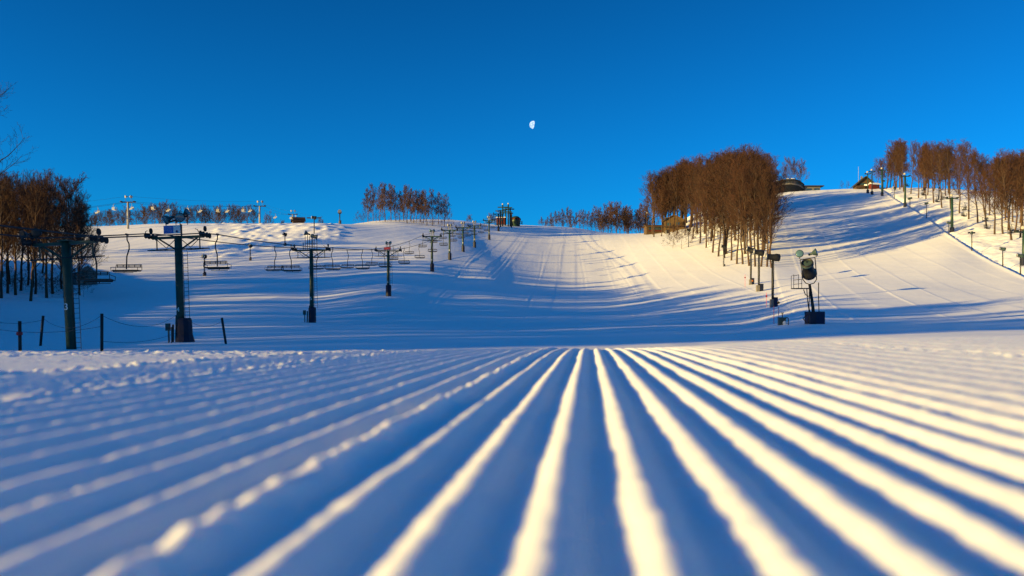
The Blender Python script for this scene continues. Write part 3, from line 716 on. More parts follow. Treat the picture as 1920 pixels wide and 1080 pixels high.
snow_gun('black snow gun with two lamps and an orange marker disc on its base', 1449, 576, 478, yaw=276, pitch=6, br=.60, bl=2.3, lights=((-.25, 8.2, 200, 10, .42), (.5, 8.2, 150, 15, .42)), box=(1.1, 1.6, 'blue'), disc=(.75, .7), platform=False, post_r=.17)
snow_gun('black snow gun on a pale base box, second behind the orange marked one', 1423, 546, 470, yaw=280, pitch=10, br=.60, bl=2.1, box=(1.3, 1.5, 'pad'), post_r=.16)
snow_gun('black snow gun with tilted barrel, leftmost of the close row beside the wood', 1408, 534, 466, yaw=284, pitch=22, br=.60, bl=1.9, box=(1.0, 1.4, 'pad'), disc=(.2, .8), post_r=.16)
snow_gun('small snow gun on a post at the foot of the wood trunks', 1357, 500, 461, yaw=275, pitch=18, br=.46, bl=1.5, box=(.5, .6, 'pad'))
snow_gun('small snow gun where the piste bends round the wood', 1291, 463, 429, yaw=280, pitch=18, br=.50, bl=1.6)
snow_gun('round headed snow gun in front of the wooden lodge in the wood', 1250, 438, 408, yaw=200, pitch=70, br=.75, bl=1.1, box=(1.6, 1.6, 'pad'))
snow_gun('snow capped dark gun left of the round headed one', 1226, 437, 414, yaw=220, pitch=30, br=.5, bl=1.2)
for (px, py, tp, yw, lab) in ((1656, 360, 338, 260, 'highest of the snow guns along the edge of the right slope'), (1677, 373, 352, 250, 'second highest snow gun on the right slope edge'), (1706, 389, 370, 100, 'snow gun on a short post, third down the right slope edge'),
        (1737, 410, 381, 110, 'snow gun on a brown post, fourth down the right slope edge'), (1779, 441, 417, 285, 'snow gun beside the lone green tower on the right slope'),
        (1880, 501, 466, 290, 'snow gun with tilted barrel near the right picture edge'), (1913, 517, 479, 285, 'snow gun at the foot of the rightmost green tower')):
    snow_gun(lab, px, py, tp, yaw=yw, pitch=14, br=.42 if px < 1720 else .36, bl=1.5 if px < 1720 else 1.15, group='snow guns along the right slope edge', panel='shell')
t = snow_gun('slim post with a flat lamp and a shelf at the right slope edge', 1822, 471, 436, yaw=60, pitch=70, br=.28, bl=.7, group='snow guns along the right slope edge', panel='shell', wide=.8)
snow_gun('dark snow gun with a box at its foot behind the second near right chair', 383, 517, 478, yaw=200, pitch=0, br=.48, bl=.9, box=(.7, .9, 'pad'), post_r=.12, hose=True)
snow_gun('snow gun on the mogul field, the lower one', 469, 488, 458, yaw=200, pitch=20, br=.48, bl=1.0, box=(.6, .9, 'pad'), platform=False)
snow_gun('snow gun on the mogul field, the upper one', 534, 462, 439, yaw=240, pitch=25, br=.55, bl=1.2, box=(.8, .8, 'pad'))
snow_gun('wide twin headed snow gun just below the left skyline', 589, 440, 408, yaw=260, pitch=10, br=.55, bl=1.6, wide=2.3, post_r=.14)
snow_gun('lone snow gun standing on the left skyline', 637, 417, 392, yaw=170, pitch=15, br=.7, bl=1.3, box=(1.0, 1.4, 'pad'), post_r=.2)
def lamp_post(label, px, py, top, d=None, lamp=.4, yaw=220, m='black', cat='lamp post'):
    d = d or hit(px, py); b_ = stand(px, d); h = (py-top)*d/F
    t = thing('lamp_post', label, cat, b_)
    MB().tube([(0, 0, -.5), (0, 0, h)], [.13, .10], 8).build('pole', M[m], t, True)
    floodlight(t, (0, -.1, h+.15), R(yaw), R(-10), lamp, .2, 'steel', 'white')
    return t
lamp_post('lamp on a thin post at the right edge of the big wood', 1444, 470, 424, lamp=.55, yaw=150)
lamp_post('tall pale mast with a small lamp left of the wooden lodge', 1213, 436, 399, lamp=.35, m='wood')

# marker poles, hydrant and small kit near the orange marked gun
def marker(label, px, py, top, disc=True, m='pink'):
    d = hit(px, py); b_ = stand(px, d); h = (py-top)*d/F
    t = thing('marker_pole', label, 'marker pole', b_, group='pink marker poles')
    MB().tube([(0, 0, -.3), (0, 0, h)], .035, 6).build('pole', M[m], t)
    if disc: MB().lathe([(.03, -.02), (.16, -.02), (.16, .02), (.03, .02)], 12, Matrix.Translation((0, -.05, h*.75)) @ aim(math.pi, 0)).build('disc', M['red'], t)
marker('pink marker pole left of the orange marked snow gun', 1437, 576, 549)
marker('pink marker pole below the close row of snow guns', 1397, 539, 515)
marker('pink marker pole, left one leaning behind the hydrant', 1451, 607, 574, False)
marker('pink marker pole, right one standing behind the hydrant', 1460, 602, 575, False)
d = hit(1466, 609, 60, 200); t = thing('hydrant', 'grey snowmaking hydrant with a round white valve in the hollow', 'hydrant', stand(1466, d))
MB().box((0, 0, .35), (.75, .5, .9)).build('valve_box', M['shell'], t); MB().lathe([(.05, -.1), (.2, -.08), (.24, 0), (.2, .08), (.05, .1)], 12, Matrix.Translation((.2, -.35, .2)) @ aim(math.pi, 0)).build('valve', M['signwhite'], t, True)
a = MB(); a.tube([(.05, 0, .7), (.05, 0, 1.25)], .05, 6); a.box((.05, 0, 1.27), (.32, .15, .08)); a.build('riser', M['black'], t)
d = hit(1478, 609, 60, 200); t = thing('bent_pipe', 'bent dark pipe sticking out of the snow beside the hydrant', 'pipe', stand(1478, d))
MB().tube([(0, 0, -.3), (0, 0, .65), (-.08, 0, .76), (-.3, 0, .78)], .05, 6).build('pipe', M['black'], t)

# ------------------------------------------------------------------ rope fence in the lower left
FP = [(38, 667, 602, 37, 42, 'thick dark post with a round red marker at the left edge'), (75, 641, 592, 81, 60, 'leaning dark rope post behind the red marked one'), (191, 662, 588, 191, 44, 'upright dark rope post right of tower 3'),
      (425, 641, 596, 416, 62, 'leaning dark rope post right of tower 4')]
tops = []
for px, by, ty, tx, d, lab in FP:
    b_ = at(px, by, d); tp = at(tx, ty, d); b_.z = min(b_.z, ground_z(b_.x, b_.y)+.02)
    t = thing('fence_post', lab, 'fence post', b_, group='rope fence posts')
    MB().tube([(0, 0, -.4), tp-b_], .085 if d < 50 else .095, 8).build('post', M['black'], t, True); tops.append(tp)
    if px == 38: MB().lathe([(.05, -.1), (.14, -.08), (.155, 0), (.14, .08), (.05, .1)], 12, Matrix.Translation(tp-b_+Vector((0, -.02, -.66)))).build('marker_ring', M['red'], t, True)
def rope(lab, p, q, sag, n=16):
    a = MB(); a.tube([p.lerp(q, i/n)-Vector((0, 0, 4*sag*(i/n)*(1-i/n))) for i in range(n+1)], .012, 4)
    tag(a.build('rope', M['rope']), lab, 'rope', 'sagging ropes of the post line')
t4 = at(334, 588, 64)
rope('rope from the leaning left post to the post right of tower 3', at(81, 597, 60), at(190, 592, 44), .7)
rope('lower rope running left from the post right of tower 3', at(190, 612, 44), at(-60, 606, 50), .45)
rope('upper rope between the post right of tower 3 and tower 4', at(192, 592, 44), t4, .8)
rope('lower rope between the post right of tower 3 and tower 4', at(192, 640, 44), at(334, 622, 64), .35)
rope('rope from tower 4 to the leaning post beside it', at(352, 600, 64), at(417, 602, 62), .45)
rope('rope leaving the leaning left post towards the left edge', at(79, 600, 60), at(-60, 590, 52), .4)
t = thing('stake_pair', 'two thin dark stakes with a cross piece left of tower 4', 'stakes', at(319, 645, 64))
a = MB(); a.tube([(-.12, 0, -.4), (-.12, 0, 1.30)], .035, 6); a.tube([(.12, 0, -.4), (.12, 0, 1.38)], .04, 6); a.box((-.1, 0, 1.28), (.42, .06, .07)); a.build('stake', M['black'], t)

# ------------------------------------------------------------------ buildings
def house(name, label, loc, w, dp, h, rh, wall, roof, rz=0, over=.4, parts=None, cat='hut', axis='x'):
    t = thing(name, label, cat, loc, rz)
    MB().box((0, 0, h/2-1), (w, dp, h+2)).build('wall', M[wall], t)
    r = MB(); W, Dp = w/2+over, dp/2+over
    if axis == 'y':   # gable towards the camera
        vs = [(-W, -Dp, h-.15), (0, -Dp, h+rh), (W, -Dp, h-.15), (-W, Dp, h-.15), (0, Dp, h+rh), (W, Dp, h-.15)]
        vs += [(v[0]*.985, v[1], v[2]-.28) for v in vs]
        r.add(vs, [(0, 1, 4, 3), (1, 2, 5, 4), (6, 9, 10, 7), (7, 10, 11, 8), (0, 6, 7, 1), (1, 7, 8, 2), (3, 4, 10, 9), (4, 5, 11, 10), (0, 3, 9, 6), (2, 8, 11, 5)])
        gb = MB(); gb.add([(-w/2, -dp/2+.02, h), (w/2, -dp/2+.02, h), (0, -dp/2+.02, h+rh-.2), (-w/2, dp/2, h), (w/2, dp/2, h), (0, dp/2, h+rh-.2)], [(0, 1, 2), (3, 5, 4), (0, 3, 4, 1)]); gb.build('gable', M[wall], t)
    else:
        vs = [(-W, -Dp, h-.15), (-W, 0, h+rh), (-W, Dp, h-.15), (W, -Dp, h-.15), (W, 0, h+rh), (W, Dp, h-.15)]
        vs += [(v[0], v[1]*.985, v[2]-.28) for v in vs]
        r.add(vs, [(0, 3, 4, 1), (1, 4, 5, 2), (6, 7, 10, 9), (7, 8, 11, 10), (0, 1, 7, 6), (1, 2, 8, 7), (3, 9, 10, 4), (4, 10, 11, 5), (0, 6, 9, 3), (2, 5, 11, 8)])
        gb = MB(); gb.add([(-w/2+.02, -dp/2, h), (-w/2+.02, dp/2, h), (-w/2+.02, 0, h+rh-.2), (w/2-.02, -dp/2, h), (w/2-.02, dp/2, h), (w/2-.02, 0, h+rh-.2)], [(0, 2, 1), (3, 4, 5)]); gb.build('gable', M[wall], t)
    r.build('roof', M[roof], t)
    for pn, c_, sz, pm in parts or []: MB().box(c_, sz).build(pn, M[pm], t)
    return t
d = 168
house('cabin', 'grey board cabin with a snowy roof behind tower 3', stand(150, d), 4.2, 5, 2.5, 1.6, 'greywood', 'roofsnow', R(-25), parts=[('window', (.8, -2.53, 1.3), (.9, .08, .7), 'window'), ('door', (-1.0, -2.53, .9), (.9, .08, 1.9), 'darkwood')])
house('skyline_hut', 'brown roofed hut with patchy snow on the left skyline', at(559, 417, 415), 5.5, 5, .6, 2.2, 'darkwood', 'darkwood', R(20), .8, [('chimney', (-1.2, 0, 3.2), (.5, .5, 1.0), 'roofsnow')])
p0 = at(1619, 354, 384)
t = house('gabled_hut', 'wooden gabled hut on the crest of the right slope', p0+Vector((0, 0, -.3)), 8.0, 7, 1.6, 4.2, 'wood', 'roofdark', R(-8), 1.0, axis='y', parts=[('window', (-1.3, -3.55, 2.0), (2.3, .08, 1.1), 'window'), ('snow_ledge', (1.3, -3.9, 1.4), (4.0, 1.0, .7), 'roofsnow'), ('chimney', (-.6, 1, 5.8), (.7, .7, 1.4), 'greywood'), ('veranda', (-2.6, -4.2, .6), (4.0, 1.2, 1.0), 'darkwood')])
MB().tube([(-2.3, 0, 3), (-2.3, 0, 11)], .07, 5).build('antenna', M['white'], t)
house('red_hut', 'small dark red shed with a snowy roof right of the gabled hut', at(1639, 354, 378), 3.6, 3, 2.2, .7, 'redwood', 'roofsnow', R(10), parts=[('window', (.7, -1.53, 1.3), (.7, .06, .7), 'window')])
t = house('lodge', 'wooden lodge seen between trunks at the left of the big wood', at(1265, 433, 352), 9.0, 8, 4.2, 2.6, 'wood', 'wood', R(-15), .6, axis='y', parts=[('window', (-2.2, -4.03, 2.6), (1.4, .08, 1.3), 'window'), ('window', (1.6, -4.03, 2.6), (1.4, .08, 1.3), 'window'), ('door', (-.3, -4.03, 1.1), (1.2, .08, 2.1), 'darkwood'), ('balcony', (0, -4.7, 1.5), (9.0, 1.2, .3), 'darkwood')], cat='lodge')
house('lift_shed', 'low wooden shed beside the tall pale mast', at(1227, 436, 362), 8.5, 5, 2.6, .9, 'wood', 'wood', R(5), .5, [('window', (-.5, -2.53, 1.5), (5.5, .08, 1.0), 'window'), ('shutter', (-.5, -2.56, .5), (6.0, .08, .6), 'redwood')], cat='shed')
# curved glass fronted building on the right crest
d = 392; t = thing('curved_lodge', 'long curved dark building with a band of windows on the right crest', 'building', at(1478, 361, d))
n = 24
def ztop(k): return float(np.interp(k/n, [0, .12, .3, .5, .8, 1], [4.1, 4.9, 5.6, 5.8, 5.3, 3.9]))
def arc(off, dz, k): q = k/n; return (-9.4+16.8*q, -(5.5+off)*math.sin(math.pi*(.08+.84*q)), ztop(k)+dz)
def band(name, o0, z0, o1, z1, m_, thick=.3):
    a = MB(); vs = []
    for k in range(n+1): vs += [arc(o0, z0, k), arc(o1, z1, k), arc(o1-thick, z1, k), arc(o0-thick, z0, k)]
    fs = []
    for k in range(n):
        b_ = 4*k
        for e in range(4): fs.append((b_+e, b_+(e+1) % 4, b_+4+(e+1) % 4, b_+4+e))
    fs += [(0, 1, 2, 3), (4*n+3, 4*n+2, 4*n+1, 4*n)]
    return a.add(vs, fs).build(name, M[m_], t)
band('foundation', -.9, -9.5, -.2, -2.7, 'black'); band('wall', 0, -2.7, .05, -2.0, 'greywood'); band('window_band', -.1, -2.0, .1, -.75, 'window'); band('eave', .9, -.75, .9, -.1, 'roofdark', .5)
a = MB(); vs = []; fs = []
for k in range(n+1): x_, y_, z_ = arc(.8, -.12, k); vs += [(x_, y_, z_), (x_, 6.0, z_+.4), (x_, 6.0, z_-.2), (x_, y_, z_-.4)]
for k in range(n):
    b_ = 4*k
    for e in range(4): fs.append((b_+e, b_+(e+1) % 4, b_+4+(e+1) % 4, b_+4+e))
a.add(vs, fs).build('roof', M['roofdark'], t)
a = MB()
for k in range(1, n, 1): a.tube([arc(.02, -2.0, k), arc(.22, -.75, k)], .07, 4)
a.build('mullions', M['darkwood'], t)
a = MB()
for k in (1, 3, 4, 7, 10, 13, 14): x_, y_, z_ = arc(.6, .02, k); a.box((x_, y_, z_+.05), (.8, .6, .22))
a.build('roof_snow', M['roofsnow'], t)
MB().box((-1.0, 4.5, -2.5), (15.5, 3, 9)).build('rear_wall', M['darkwood'], t)
a = MB(); a.box((11.2, 1, 1.0), (7.6, 6, 3.2)); a.build('wing', M['greywood'], t); MB().box((11.8, .8, 2.85), (9.6, 7.4, .45)).build('wing_roof', M['roofdark'], t)
a = MB(); a.box((9.4, -2.06, .9), (2.6, .1, 1.6)); a.box((13.2, -2.06, 1.3), (2.6, .1, 1.0)); a.build('wing_window', M['window'], t)
MB().box((17.0, 0, .2), (1.2, 1.0, 1.4)).build('end_box', M['black'], t)

# ------------------------------------------------------------------ moon
md = 9000; mr = 7.2/F*md; mc = at(1000, 234, md)
t_ = MB(); vs = []; fs = []; q = Vector((math.sin(R(-104)), math.cos(R(-104)), .12)).to_track_quat('Z', 'Y').to_matrix()
na, nb = 40, 14
for j in range(nb+1):
    th = R(92)*j/nb
    for k in range(na): an = 2*math.pi*k/na; vs.append(q @ Vector((math.sin(th)*math.cos(an), math.sin(th)*math.sin(an), math.cos(th)))*mr)
for j in range(nb):
    for k in range(na): k2 = (k+1) % na; fs.append((j*na+k, (j+1)*na+k, (j+1)*na+k2, j*na+k2))
t_.add(vs, fs)
mm = bpy.data.materials.new('moon_glow'); mm.use_nodes = True; n_ = mm.node_tree; n_.nodes.remove(n_.nodes['Principled BSDF'])
em = n_.nodes.new('ShaderNodeEmission'); no = n_.nodes.new('ShaderNodeTexNoise'); no.inputs['Scale'].default_value = .05; tc_ = n_.nodes.new('ShaderNodeTexCoord')
n_.links.new(tc_.outputs['Object'], no.inputs['Vector']); rr = n_.nodes.new('ShaderNodeValToRGB'); rr.color_ramp.elements[0].position = .40; rr.color_ramp.elements[1].position = .58
rr.color_ramp.elements[0].color = (.19, .30, .46, 1); rr.color_ramp.elements[1].color = (.38, .47, .56, 1)
n_.links.new(no.outputs[0], rr.inputs[0]); n_.links.new(rr.outputs[0], em.inputs[0]); em.inputs[1].default_value = 1.0  # emission stands in for sunlight; the shell is only the lit side
n_.links.new(em.outputs[0], n_.nodes['Material Output'].inputs[0])
o = t_.build('moon', mm, None, True, mc); tag(o, 'small white gibbous moon in the blue sky above the slopes', 'moon')

# ------------------------------------------------------------------ bare trees
def tree_meshes(seed, kind, tm, cm, fine=1.0, maxlev=5):
    """unit tree 20 m tall. kind: 'forest' = long trunk, narrow high crown; 'fan' = low branching round crown; 'bush' = low"""
    g_ = random.Random(seed); tr = MB(); cr = MB(); H = 20.0
    def ribbon(pts, w):
        vs = []; fs = []
        for i, p in enumerate(pts[:-1]):
            d_ = (pts[i+1]-p).normalized(); s_ = d_.cross(Vector((g_.uniform(-1, 1), g_.uniform(-1, 1), g_.uniform(-1, 1))))
            if i == 0: s_.normalize(); sv = s_
            ww = w*(1-i/len(pts)); vs += [p-sv*ww/2, p+sv*ww/2]
        vs.append(pts[-1]); n = len(pts)-1
        for i in range(n-1): fs.append((2*i, 2*i+1, 2*i+3, 2*i+2))
        fs.append((2*n-2, 2*n-1, 2*n)); cr.add(vs, fs)
    def rnd(): return Vector((g_.gauss(0, 1), g_.gauss(0, 1), g_.gauss(0, 1)))
    def grow(p, d_, L, r, lev):
        seg = 4 if lev < 3 else (3 if lev == 3 else 2)
        pts = [p]; dd_ = d_.copy(); 
        for i in range(seg):
            dd_ = (dd_+rnd()*(.10 if lev < 3 else .14)+Vector((0, 0, .09))).normalized(); pts.append(pts[-1]+dd_*L/seg)
        if lev <= 2: tr.tube(pts, [r*(1-.75*i/seg) for i in range(seg+1)], 5 if lev == 1 else 3, False)
        else: ribbon(pts, {3: .055, 4: .034, 5: .024}[lev]*fine)
        if lev == maxlev: return
        nc = {1: 7, 2: 6, 3: 5, 4: 4}[lev]
        for k in range(nc):
            f = .28+.72*(k+g_.random())/nc; f = min(f, .999); i = int(f*seg); q_ = pts[i].lerp(pts[i+1], f*seg-i)
            ax = (pts[i+1]-pts[i]).normalized(); side = rnd().cross(ax).normalized(); an = R(g_.uniform(25, 50))
            nd = (ax*math.cos(an)+side*math.sin(an)+Vector((0, 0, .12))).normalized()
            grow(q_, nd, L*g_.uniform(.42, .62)*(1.05-.35*f), r*.45, lev+1)
    bare = {'forest': .26, 'far': .12, 'fan': .18, 'near': .55, 'edge': .16, 'bush': .04}[kind]; n1 = {'forest': 21, 'far': 19, 'near': 12, 'fan': 15, 'edge': 22, 'bush': 12}[kind]
    r0 = {'forest': .21, 'far': .20, 'near': .24, 'fan': .24, 'edge': .24, 'bush': .10}[kind]
    tp = [Vector((0, 0, -1.2))]; lean = Vector((g_.gauss(0, .02), g_.gauss(0, .02), 1))
    topz = H*(.9 if kind != 'fan' else .62)
    for i in range(1, 9): tp.append(Vector((lean.x*i*topz/8+g_.gauss(0, .12), lean.y*i*topz/8+g_.gauss(0, .12), i*topz/8)))
    tr.tube(tp, [r0*1.25]+[r0*(1-.86*i/8)+.012 for i in range(1, 9)], 8, False)
    for k in range(n1):
        f = bare+(.97-bare)*(k+g_.random()*.8)/n1; z = f*topz/ (1 if kind != 'fan' else 1)
        i = min(int(f*8), 7); q_ = tp[i].lerp(tp[i+1], f*8-i); rel = (f-bare)/(1-bare)
        an = R({'forest': 40, 'far': 42, 'near': 60, 'fan': 52, 'edge': 58, 'bush': 50}[kind]-22*rel+g_.uniform(-7, 7)); az = k*2.4+g_.uniform(-.5, .5)
        L = {'forest': 4.4+4.5*rel*(1-rel)-1.4*rel, 'far': 6.4-3.2*rel, 'near': 6.6-1.5*rel, 'fan': 9.0-2.0*rel, 'edge': 7.0-4.0*rel, 'bush': 8.0}[kind]*g_.uniform(.8, 1.15)
        grow(q_, Vector((math.cos(az)*math.sin(an), math.sin(az)*math.sin(an), math.cos(an))), L, r0*.42*(1-.5*rel), 1)
    zt = max(v[2] for v in cr.v); s = H/zt
    for mbx in (tr, cr): mbx.v = [(x*s, y_*s, z_*s) for x, y_, z_ in mbx.v]
    return tr.mesh('trunk', tm, True), cr.mesh('crown', cm)
for nm_ in ('twig', 'bark', 'twigfar', 'barkfar'):
    n_ = M[nm_].node_tree; b_ = n_.nodes['Principled BSDF']; src_ = b_.inputs['Base Color'].links[0].from_socket
    oi = n_.nodes.new('ShaderNodeObjectInfo'); rr = n_.nodes.new('ShaderNodeValToRGB'); mx = n_.nodes.new('ShaderNodeMix'); mx.data_type = 'RGBA'; mx.blend_type = 'MULTIPLY'; mx.inputs[0].default_value = 1
    rr.color_ramp.elements[0].color = (.75, .80, .95, 1); rr.color_ramp.elements[1].color = (1.12, .96, .80, 1)
    n_.links.new(oi.outputs['Random'], rr.inputs[0]); n_.links.new(src_, mx.inputs[6]); n_.links.new(rr.outputs[0], mx.inputs[7]); n_.links.new(mx.outputs[2], b_.inputs['Base Color'])
TM = {'forest': [tree_meshes(s, 'forest', M['bark'], M['twig'], .8) for s in (1, 2, 3, 4, 5)],
      'edge': [tree_meshes(s, 'edge', M['bark'], M['twig']) for s in (11, 12)],
      'far': [tree_meshes(s, 'far', M['barkfar'], M['twigfar'], 1.7) for s in (21, 22, 23)],
      'fan': [tree_meshes(s, 'fan', M['barkfar'], M['twigfar'], 1.7) for s in (31, 32, 33)],
      'bush': [tree_meshes(41, 'bush', M['barkfar'], M['twig'], 1.3)]}
def tree(kind, x, y, h, label, group, sxy=1.0, z=None, name='bare_tree', cat='tree'):
    tm_, cm_ = rng.choice(TM[kind]); s = h/20.0
    t = thing(name, label, cat, (x, y, ground_z(x, y) if z is None else z), rng.uniform(0, 6.28), group)
    t.scale = (s*sxy, s*sxy, s); t.rotation_euler[0] = R(rng.gauss(0, 2.6)); t.rotation_euler[1] = R(rng.gauss(0, 2.6))
    for nm, me in (('trunk', tm_), ('crown', cm_)):
        o = bpy.data.objects.new(nm, me); col.objects.link(o); o.parent = t
    return t
def top_h(px, d, top):
    x = (px-960)/F*d; z = ground_z(x, d); return x, max(3.0, (YH-top)/F*d-z)

# left wood
front = [(3, 136), (14, 143), (30, 140), (39, 149), (57, 134), (66, 145), (88, 139), (99, 148), (121, 141), (128, 152), (149, 149)]
env = lambda px: np.interp(px, [-40, 0, 40, 90, 120, 140, 160, 175], [298, 307, 311, 307, 313, 338, 372, 415])
for n_, (px, d) in enumerate(front):
    x, h = top_h(px, d, env(px)+rng.uniform(-3, 14))
    tree('forest' if px < 120 else 'edge', x, d, h, 'dark bare tree, %s trunk from the left along the front of the left wood' % ORD[n_], 'front trunks of the left wood', 1.0 if px < 100 else .85)
for n_ in range(30):
    px = rng.uniform(-100, 158) if n_ < 24 else rng.uniform(20, 150); d = rng.uniform(150, 225); x, h = top_h(px, d, env(px)+rng.uniform(0, 45))
    tree('forest', x, d, min(h, 29), 'dark bare tree deep inside the left wood behind tower 3', 'inner trees of the left wood')
for n_ in range(18):
    px = 4+n_*9.3+rng.uniform(-4, 4); d = 141+rng.uniform(0, 22); x = (px-960)/F*d
    tree('bush', x, d, rng.uniform(2.5, 5.5), 'dark low brush on the floor of the left wood, %s clump from the left' % ORD[n_], 'brush on the floor of the left wood', 1.5, name='bare_bush', cat='bush')
# continuation of the left wood beyond the picture edge; it shades the hollow
mass_v = []; mass_f = []; base_n = 0
src = []
for sd_ in (51, 52, 53):
    a_, b_ = tree_meshes(sd_, 'far', M['bark'], M['twig'], 2.6, 4)
    vv = []; ff = []; o_ = 0
    for me in (a_, b_):
        q_ = np.zeros(len(me.vertices)*3, np.float32); me.vertices.foreach_get('co', q_); vv.append(q_.reshape(-1, 3))
        ff += [tuple(i+o_ for i in p_.vertices) for p_ in me.polygons]; o_ += len(me.vertices)
        bpy.data.meshes.remove(me)
    src.append((np.concatenate(vv), ff))
for n_ in range(190):
    while True:
        x = -58-185*rng.random()**1.3; y_ = rng.uniform(-60, 235)
        if .91*y_-.41*x > 43 and .91*y_-.41*x < 207 and (y_ < 5 or 960+F*x/y_ < -120): break
    if n_ % 4 == 0: pass
    vv, ff = src[n_ % 3]; s_ = rng.uniform(18, 24)/20*(.45 if n_ % 4 == 0 else 1); an = rng.uniform(0, 6.28); c_, q_ = math.cos(an)*s_, math.sin(an)*s_
    vw = np.stack([vv[:, 0]*c_-vv[:, 1]*q_+x, vv[:, 0]*q_+vv[:, 1]*c_+y_, vv[:, 2]*s_+ground_z(x, y_)], -1)
    mass_v.append(vw); mass_f += [tuple(i+base_n for i in f_) for f_ in ff]; base_n += len(vv)
me = bpy.data.meshes.new('wood'); me.from_pydata(np.concatenate(mass_v).tolist(), [], mass_f); me.materials.append(M['bark'])
o = bpy.data.objects.new('wood', me); col.objects.link(o); o['kind'] = 'stuff'; tag(o, 'leafless wood past the left picture edge shading the hollow', 'wood')
# the near tree whose branch tips enter at the left edge
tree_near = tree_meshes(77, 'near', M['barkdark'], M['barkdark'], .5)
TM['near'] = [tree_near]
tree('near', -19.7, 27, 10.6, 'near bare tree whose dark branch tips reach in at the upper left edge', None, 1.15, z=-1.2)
# skyline trees on the left
def row(kind, xs, dr, tops_, lab, grp, jit=10, sxy=1.0, mn=6):
    for n_, px in enumerate(xs):
        d = rng.uniform(*dr); x, h = top_h(px, d, np.interp(px, *tops_)+rng.uniform(0, jit))
        tree(kind, x, d, max(mn, h), lab % (ORD[n_] if n_ < 20 else 'farther'), grp, sxy)
row('fan', [172, 190, 205, 222, 236, 256], (345, 375), ([165, 200, 250, 260], [392, 384, 379, 378]), 'bare skyline tree, %s from the left near the tallest pale tower', 'skyline trees round the tallest pale tower', 8, .8)
row('fan', [276, 290, 302, 318, 332], (330, 350), ([270, 300, 320, 340], [380, 372, 371, 384]), 'broad round bare tree, %s from the left behind tower 4', 'skyline trees behind tower 4', 5, 1.1)
row('fan', [352, 366, 378, 391, 404, 416, 428, 440, 452, 464, 474], (345, 370), ([350, 375, 430, 470, 480], [386, 379, 377, 381, 388]), 'bare skyline tree, %s from the left between tower 4 and the second pale tower', 'skyline trees between the towers', 6, .85)
row('fan', [505, 530, 602], (370, 400), ([500, 505, 530, 602, 610], [393, 393, 408, 404, 408]), 'small lone skyline tree, %s from the left between the pale towers and the wood', 'small lone skyline trees', 3, .8, 4)
row('far', [178+i*29.5+rng.uniform(-5, 5) for i in range(10)], (350, 380), ([165, 200, 250, 300, 340, 430, 480], [396, 388, 386, 384, 388, 386, 394]), 'bare skyline tree of the back row, %s from the left behind the pale towers', 'back row of skyline trees', 6, 1.3)
# wood on the skyline left of the moon
row('far', [690, 700, 712, 722, 733, 741, 749, 757, 764, 770, 776, 782, 788, 794, 800, 811, 822, 833], (345, 372), ([685, 700, 720, 740, 750, 762, 775, 790, 812, 835, 845], [354, 338, 334, 342, 354, 340, 354, 352, 348, 362, 376]), 'slender bare tree, %s from the left in the small crest wood left of the moon', 'small crest wood', 6, 1.0)
for n_, px in enumerate([672, 682, 694, 706, 718, 730, 744, 758, 772, 786, 800, 814, 828, 840]):
    d = 343; x, h = top_h(px, d, 398+rng.uniform(-8, 6)); tree('bush', x, d, h, 'low brown bush, %s from the left under the small crest wood' % ORD[n_], 'bushes under the small crest wood', 1.3, name='bare_bush', cat='bush')
row('fan', [879, 921, 930], (440, 460), ([879, 921, 930], [398, 397, 400]), 'faint bare tree top behind the upper lift towers, %s from the left', 'tree tops behind the upper lift towers', 3, .8)
# wood behind the central crest
xs = [1018+i*7.6 for i in range(27)]
row('far', xs[:20], (440, 475), ([1010, 1040, 1062, 1085, 1110, 1140, 1170, 1200, 1230], [406, 393, 384, 388, 386, 372, 367, 361, 357]), 'grey bare tree, %s from the left behind the central crest', 'trees behind the central crest', 10)
for px in xs[20:]+[1014+rng.uniform(0, 210) for _ in range(14)]:
    d = rng.uniform(455, 500); x, h = top_h(px, d, np.interp(px, [1010, 1040, 1062, 1110, 1140, 1200, 1230], [414, 404, 398, 398, 386, 376, 372])+rng.uniform(0, 16))
    tree('far', x, d, h, 'grey bare tree in the second row behind the central crest', 'second row behind the central crest')
row('bush', [1012+i*10.8 for i in range(20)], (432, 445), ([1010, 1060, 1120, 1230], [414, 416, 418, 414]), 'low dark brush behind the central crest, %s from the left', 'brush behind the central crest', 10, 1.7, 4)
row('bush', [172+i*19 for i in range(17)], (325, 340), ([165, 300, 480], [402, 402, 404]), 'low dark brush, %s from the left under the left skyline trees', 'brush on the left skyline', 8, 1.8, 4)
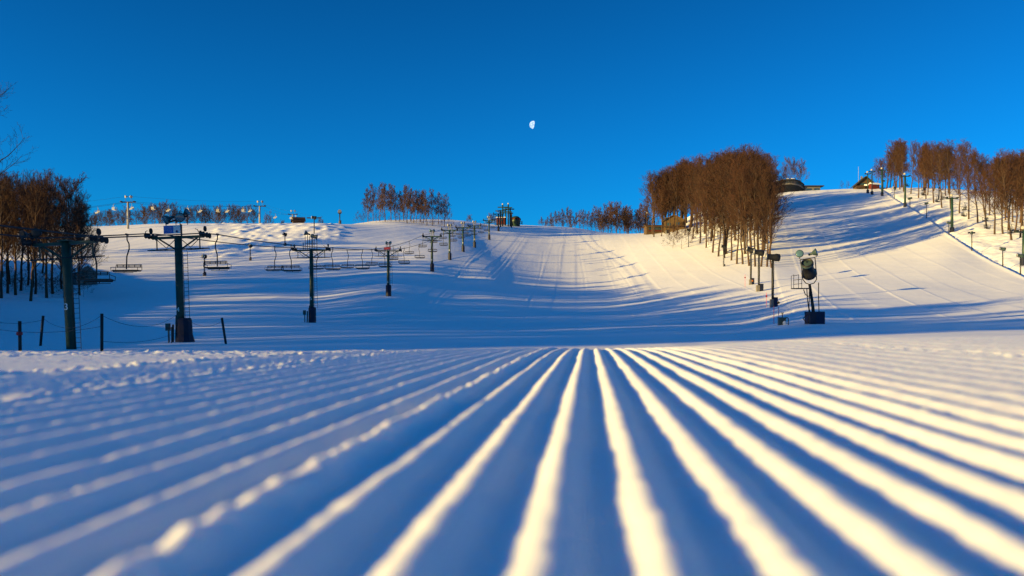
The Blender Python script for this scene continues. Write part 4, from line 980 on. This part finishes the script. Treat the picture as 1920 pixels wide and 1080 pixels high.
# the big brown wood
gf = lambda u: np.interp(u, GVU, GVD)
genv = lambda u: np.interp(u, [1215, 1228, 1245, 1280, 1320, 1370, 1400, 1430, 1448, 1456], [338, 318, 300, 284, 272, 268, 258, 276, 312, 350])
fr = [1226, 1240, 1255, 1270, 1284, 1299, 1312, 1324, 1336, 1347, 1359, 1371, 1382, 1393, 1405, 1416, 1427, 1438, 1447]
for n_, px in enumerate(fr):
    d = float(gf(px))+rng.uniform(1, 7); x, h = top_h(px, d, genv(px)+rng.uniform(8, 40))
    tree('forest' if 0 < n_ else 'edge', x, d, min(h, 29), 'brown bare tree, %s trunk from the left along the front of the big wood' % ORD[n_], 'front trunks of the big brown wood', .9)
for n_ in range(68):
    u_ = rng.uniform(1224, 1443); d = float(gf(u_))+8+rng.random()**.8*110; d = min(d, 375)
    x, h = top_h(u_, d, genv(u_)+rng.uniform(0, 40)-8); 
    if h < 9: continue
    tree('forest' if n_ % 5 or u_ > 1425 else 'edge', x, d, min(h, 31), 'tall reddish brown bare tree inside the big wood left of the right slope', 'inner trees of the big brown wood', rng.uniform(.95, 1.3))
row('bush', [1262, 1278, 1296, 1312, 1328, 1345, 1362, 1380, 1398, 1416, 1434, 1446], (262, 285), ([1262, 1300, 1350, 1446], [412, 400, 398, 400]), 'low brown brush among the trunks of the big wood, %s from the left', 'brush inside the big brown wood', 14, 1.6, 4)
row('fan', [1483, 1502], (404, 408), ([1483, 1502], [291, 294]), 'bare tree above the curved building, %s of the pair', 'pair of trees above the curved building', 2, .72)
row('bush', [1590, 1578], (410, 412), ([1570, 1600], [338, 336]), 'small bare shrub left of the gabled hut, %s one', 'shrubs left of the gabled hut', 2, 1.0, 4)
# right wood
rf = lambda u: np.interp(u, RVU, RVD)
renv = lambda u: np.interp(u, [1636, 1655, 1680, 1700, 1740, 1790, 1830, 1860, 1900, 1960], [300, 268, 252, 248, 256, 254, 262, 278, 272, 268])
fr = [1646, 1662, 1678, 1694, 1708, 1722, 1736, 1751, 1766, 1783, 1799, 1816, 1833, 1849, 1865, 1881, 1897, 1913]
for n_, px in enumerate(fr):
    d = float(rf(px))+rng.uniform(-4, 6); x, h = top_h(px, d, renv(px)+rng.uniform(0, 16))
    tree('forest' if n_ > 2 else 'edge', x, d, min(h, 30), 'brown bare tree, %s trunk from the left along the front of the right wood' % ORD[n_], 'front trunks of the right wood', 1.0)
for n_ in range(64):
    u_ = rng.uniform(1652, 1990); d = float(rf(u_))+6+rng.random()*100; d = min(d, 400)
    x, h = top_h(u_, d, renv(u_)+rng.uniform(0, 30))
    tree('forest', x, d, min(h, 29), 'brown bare tree standing inside the right wood', 'inner trees of the right wood', 1.12)
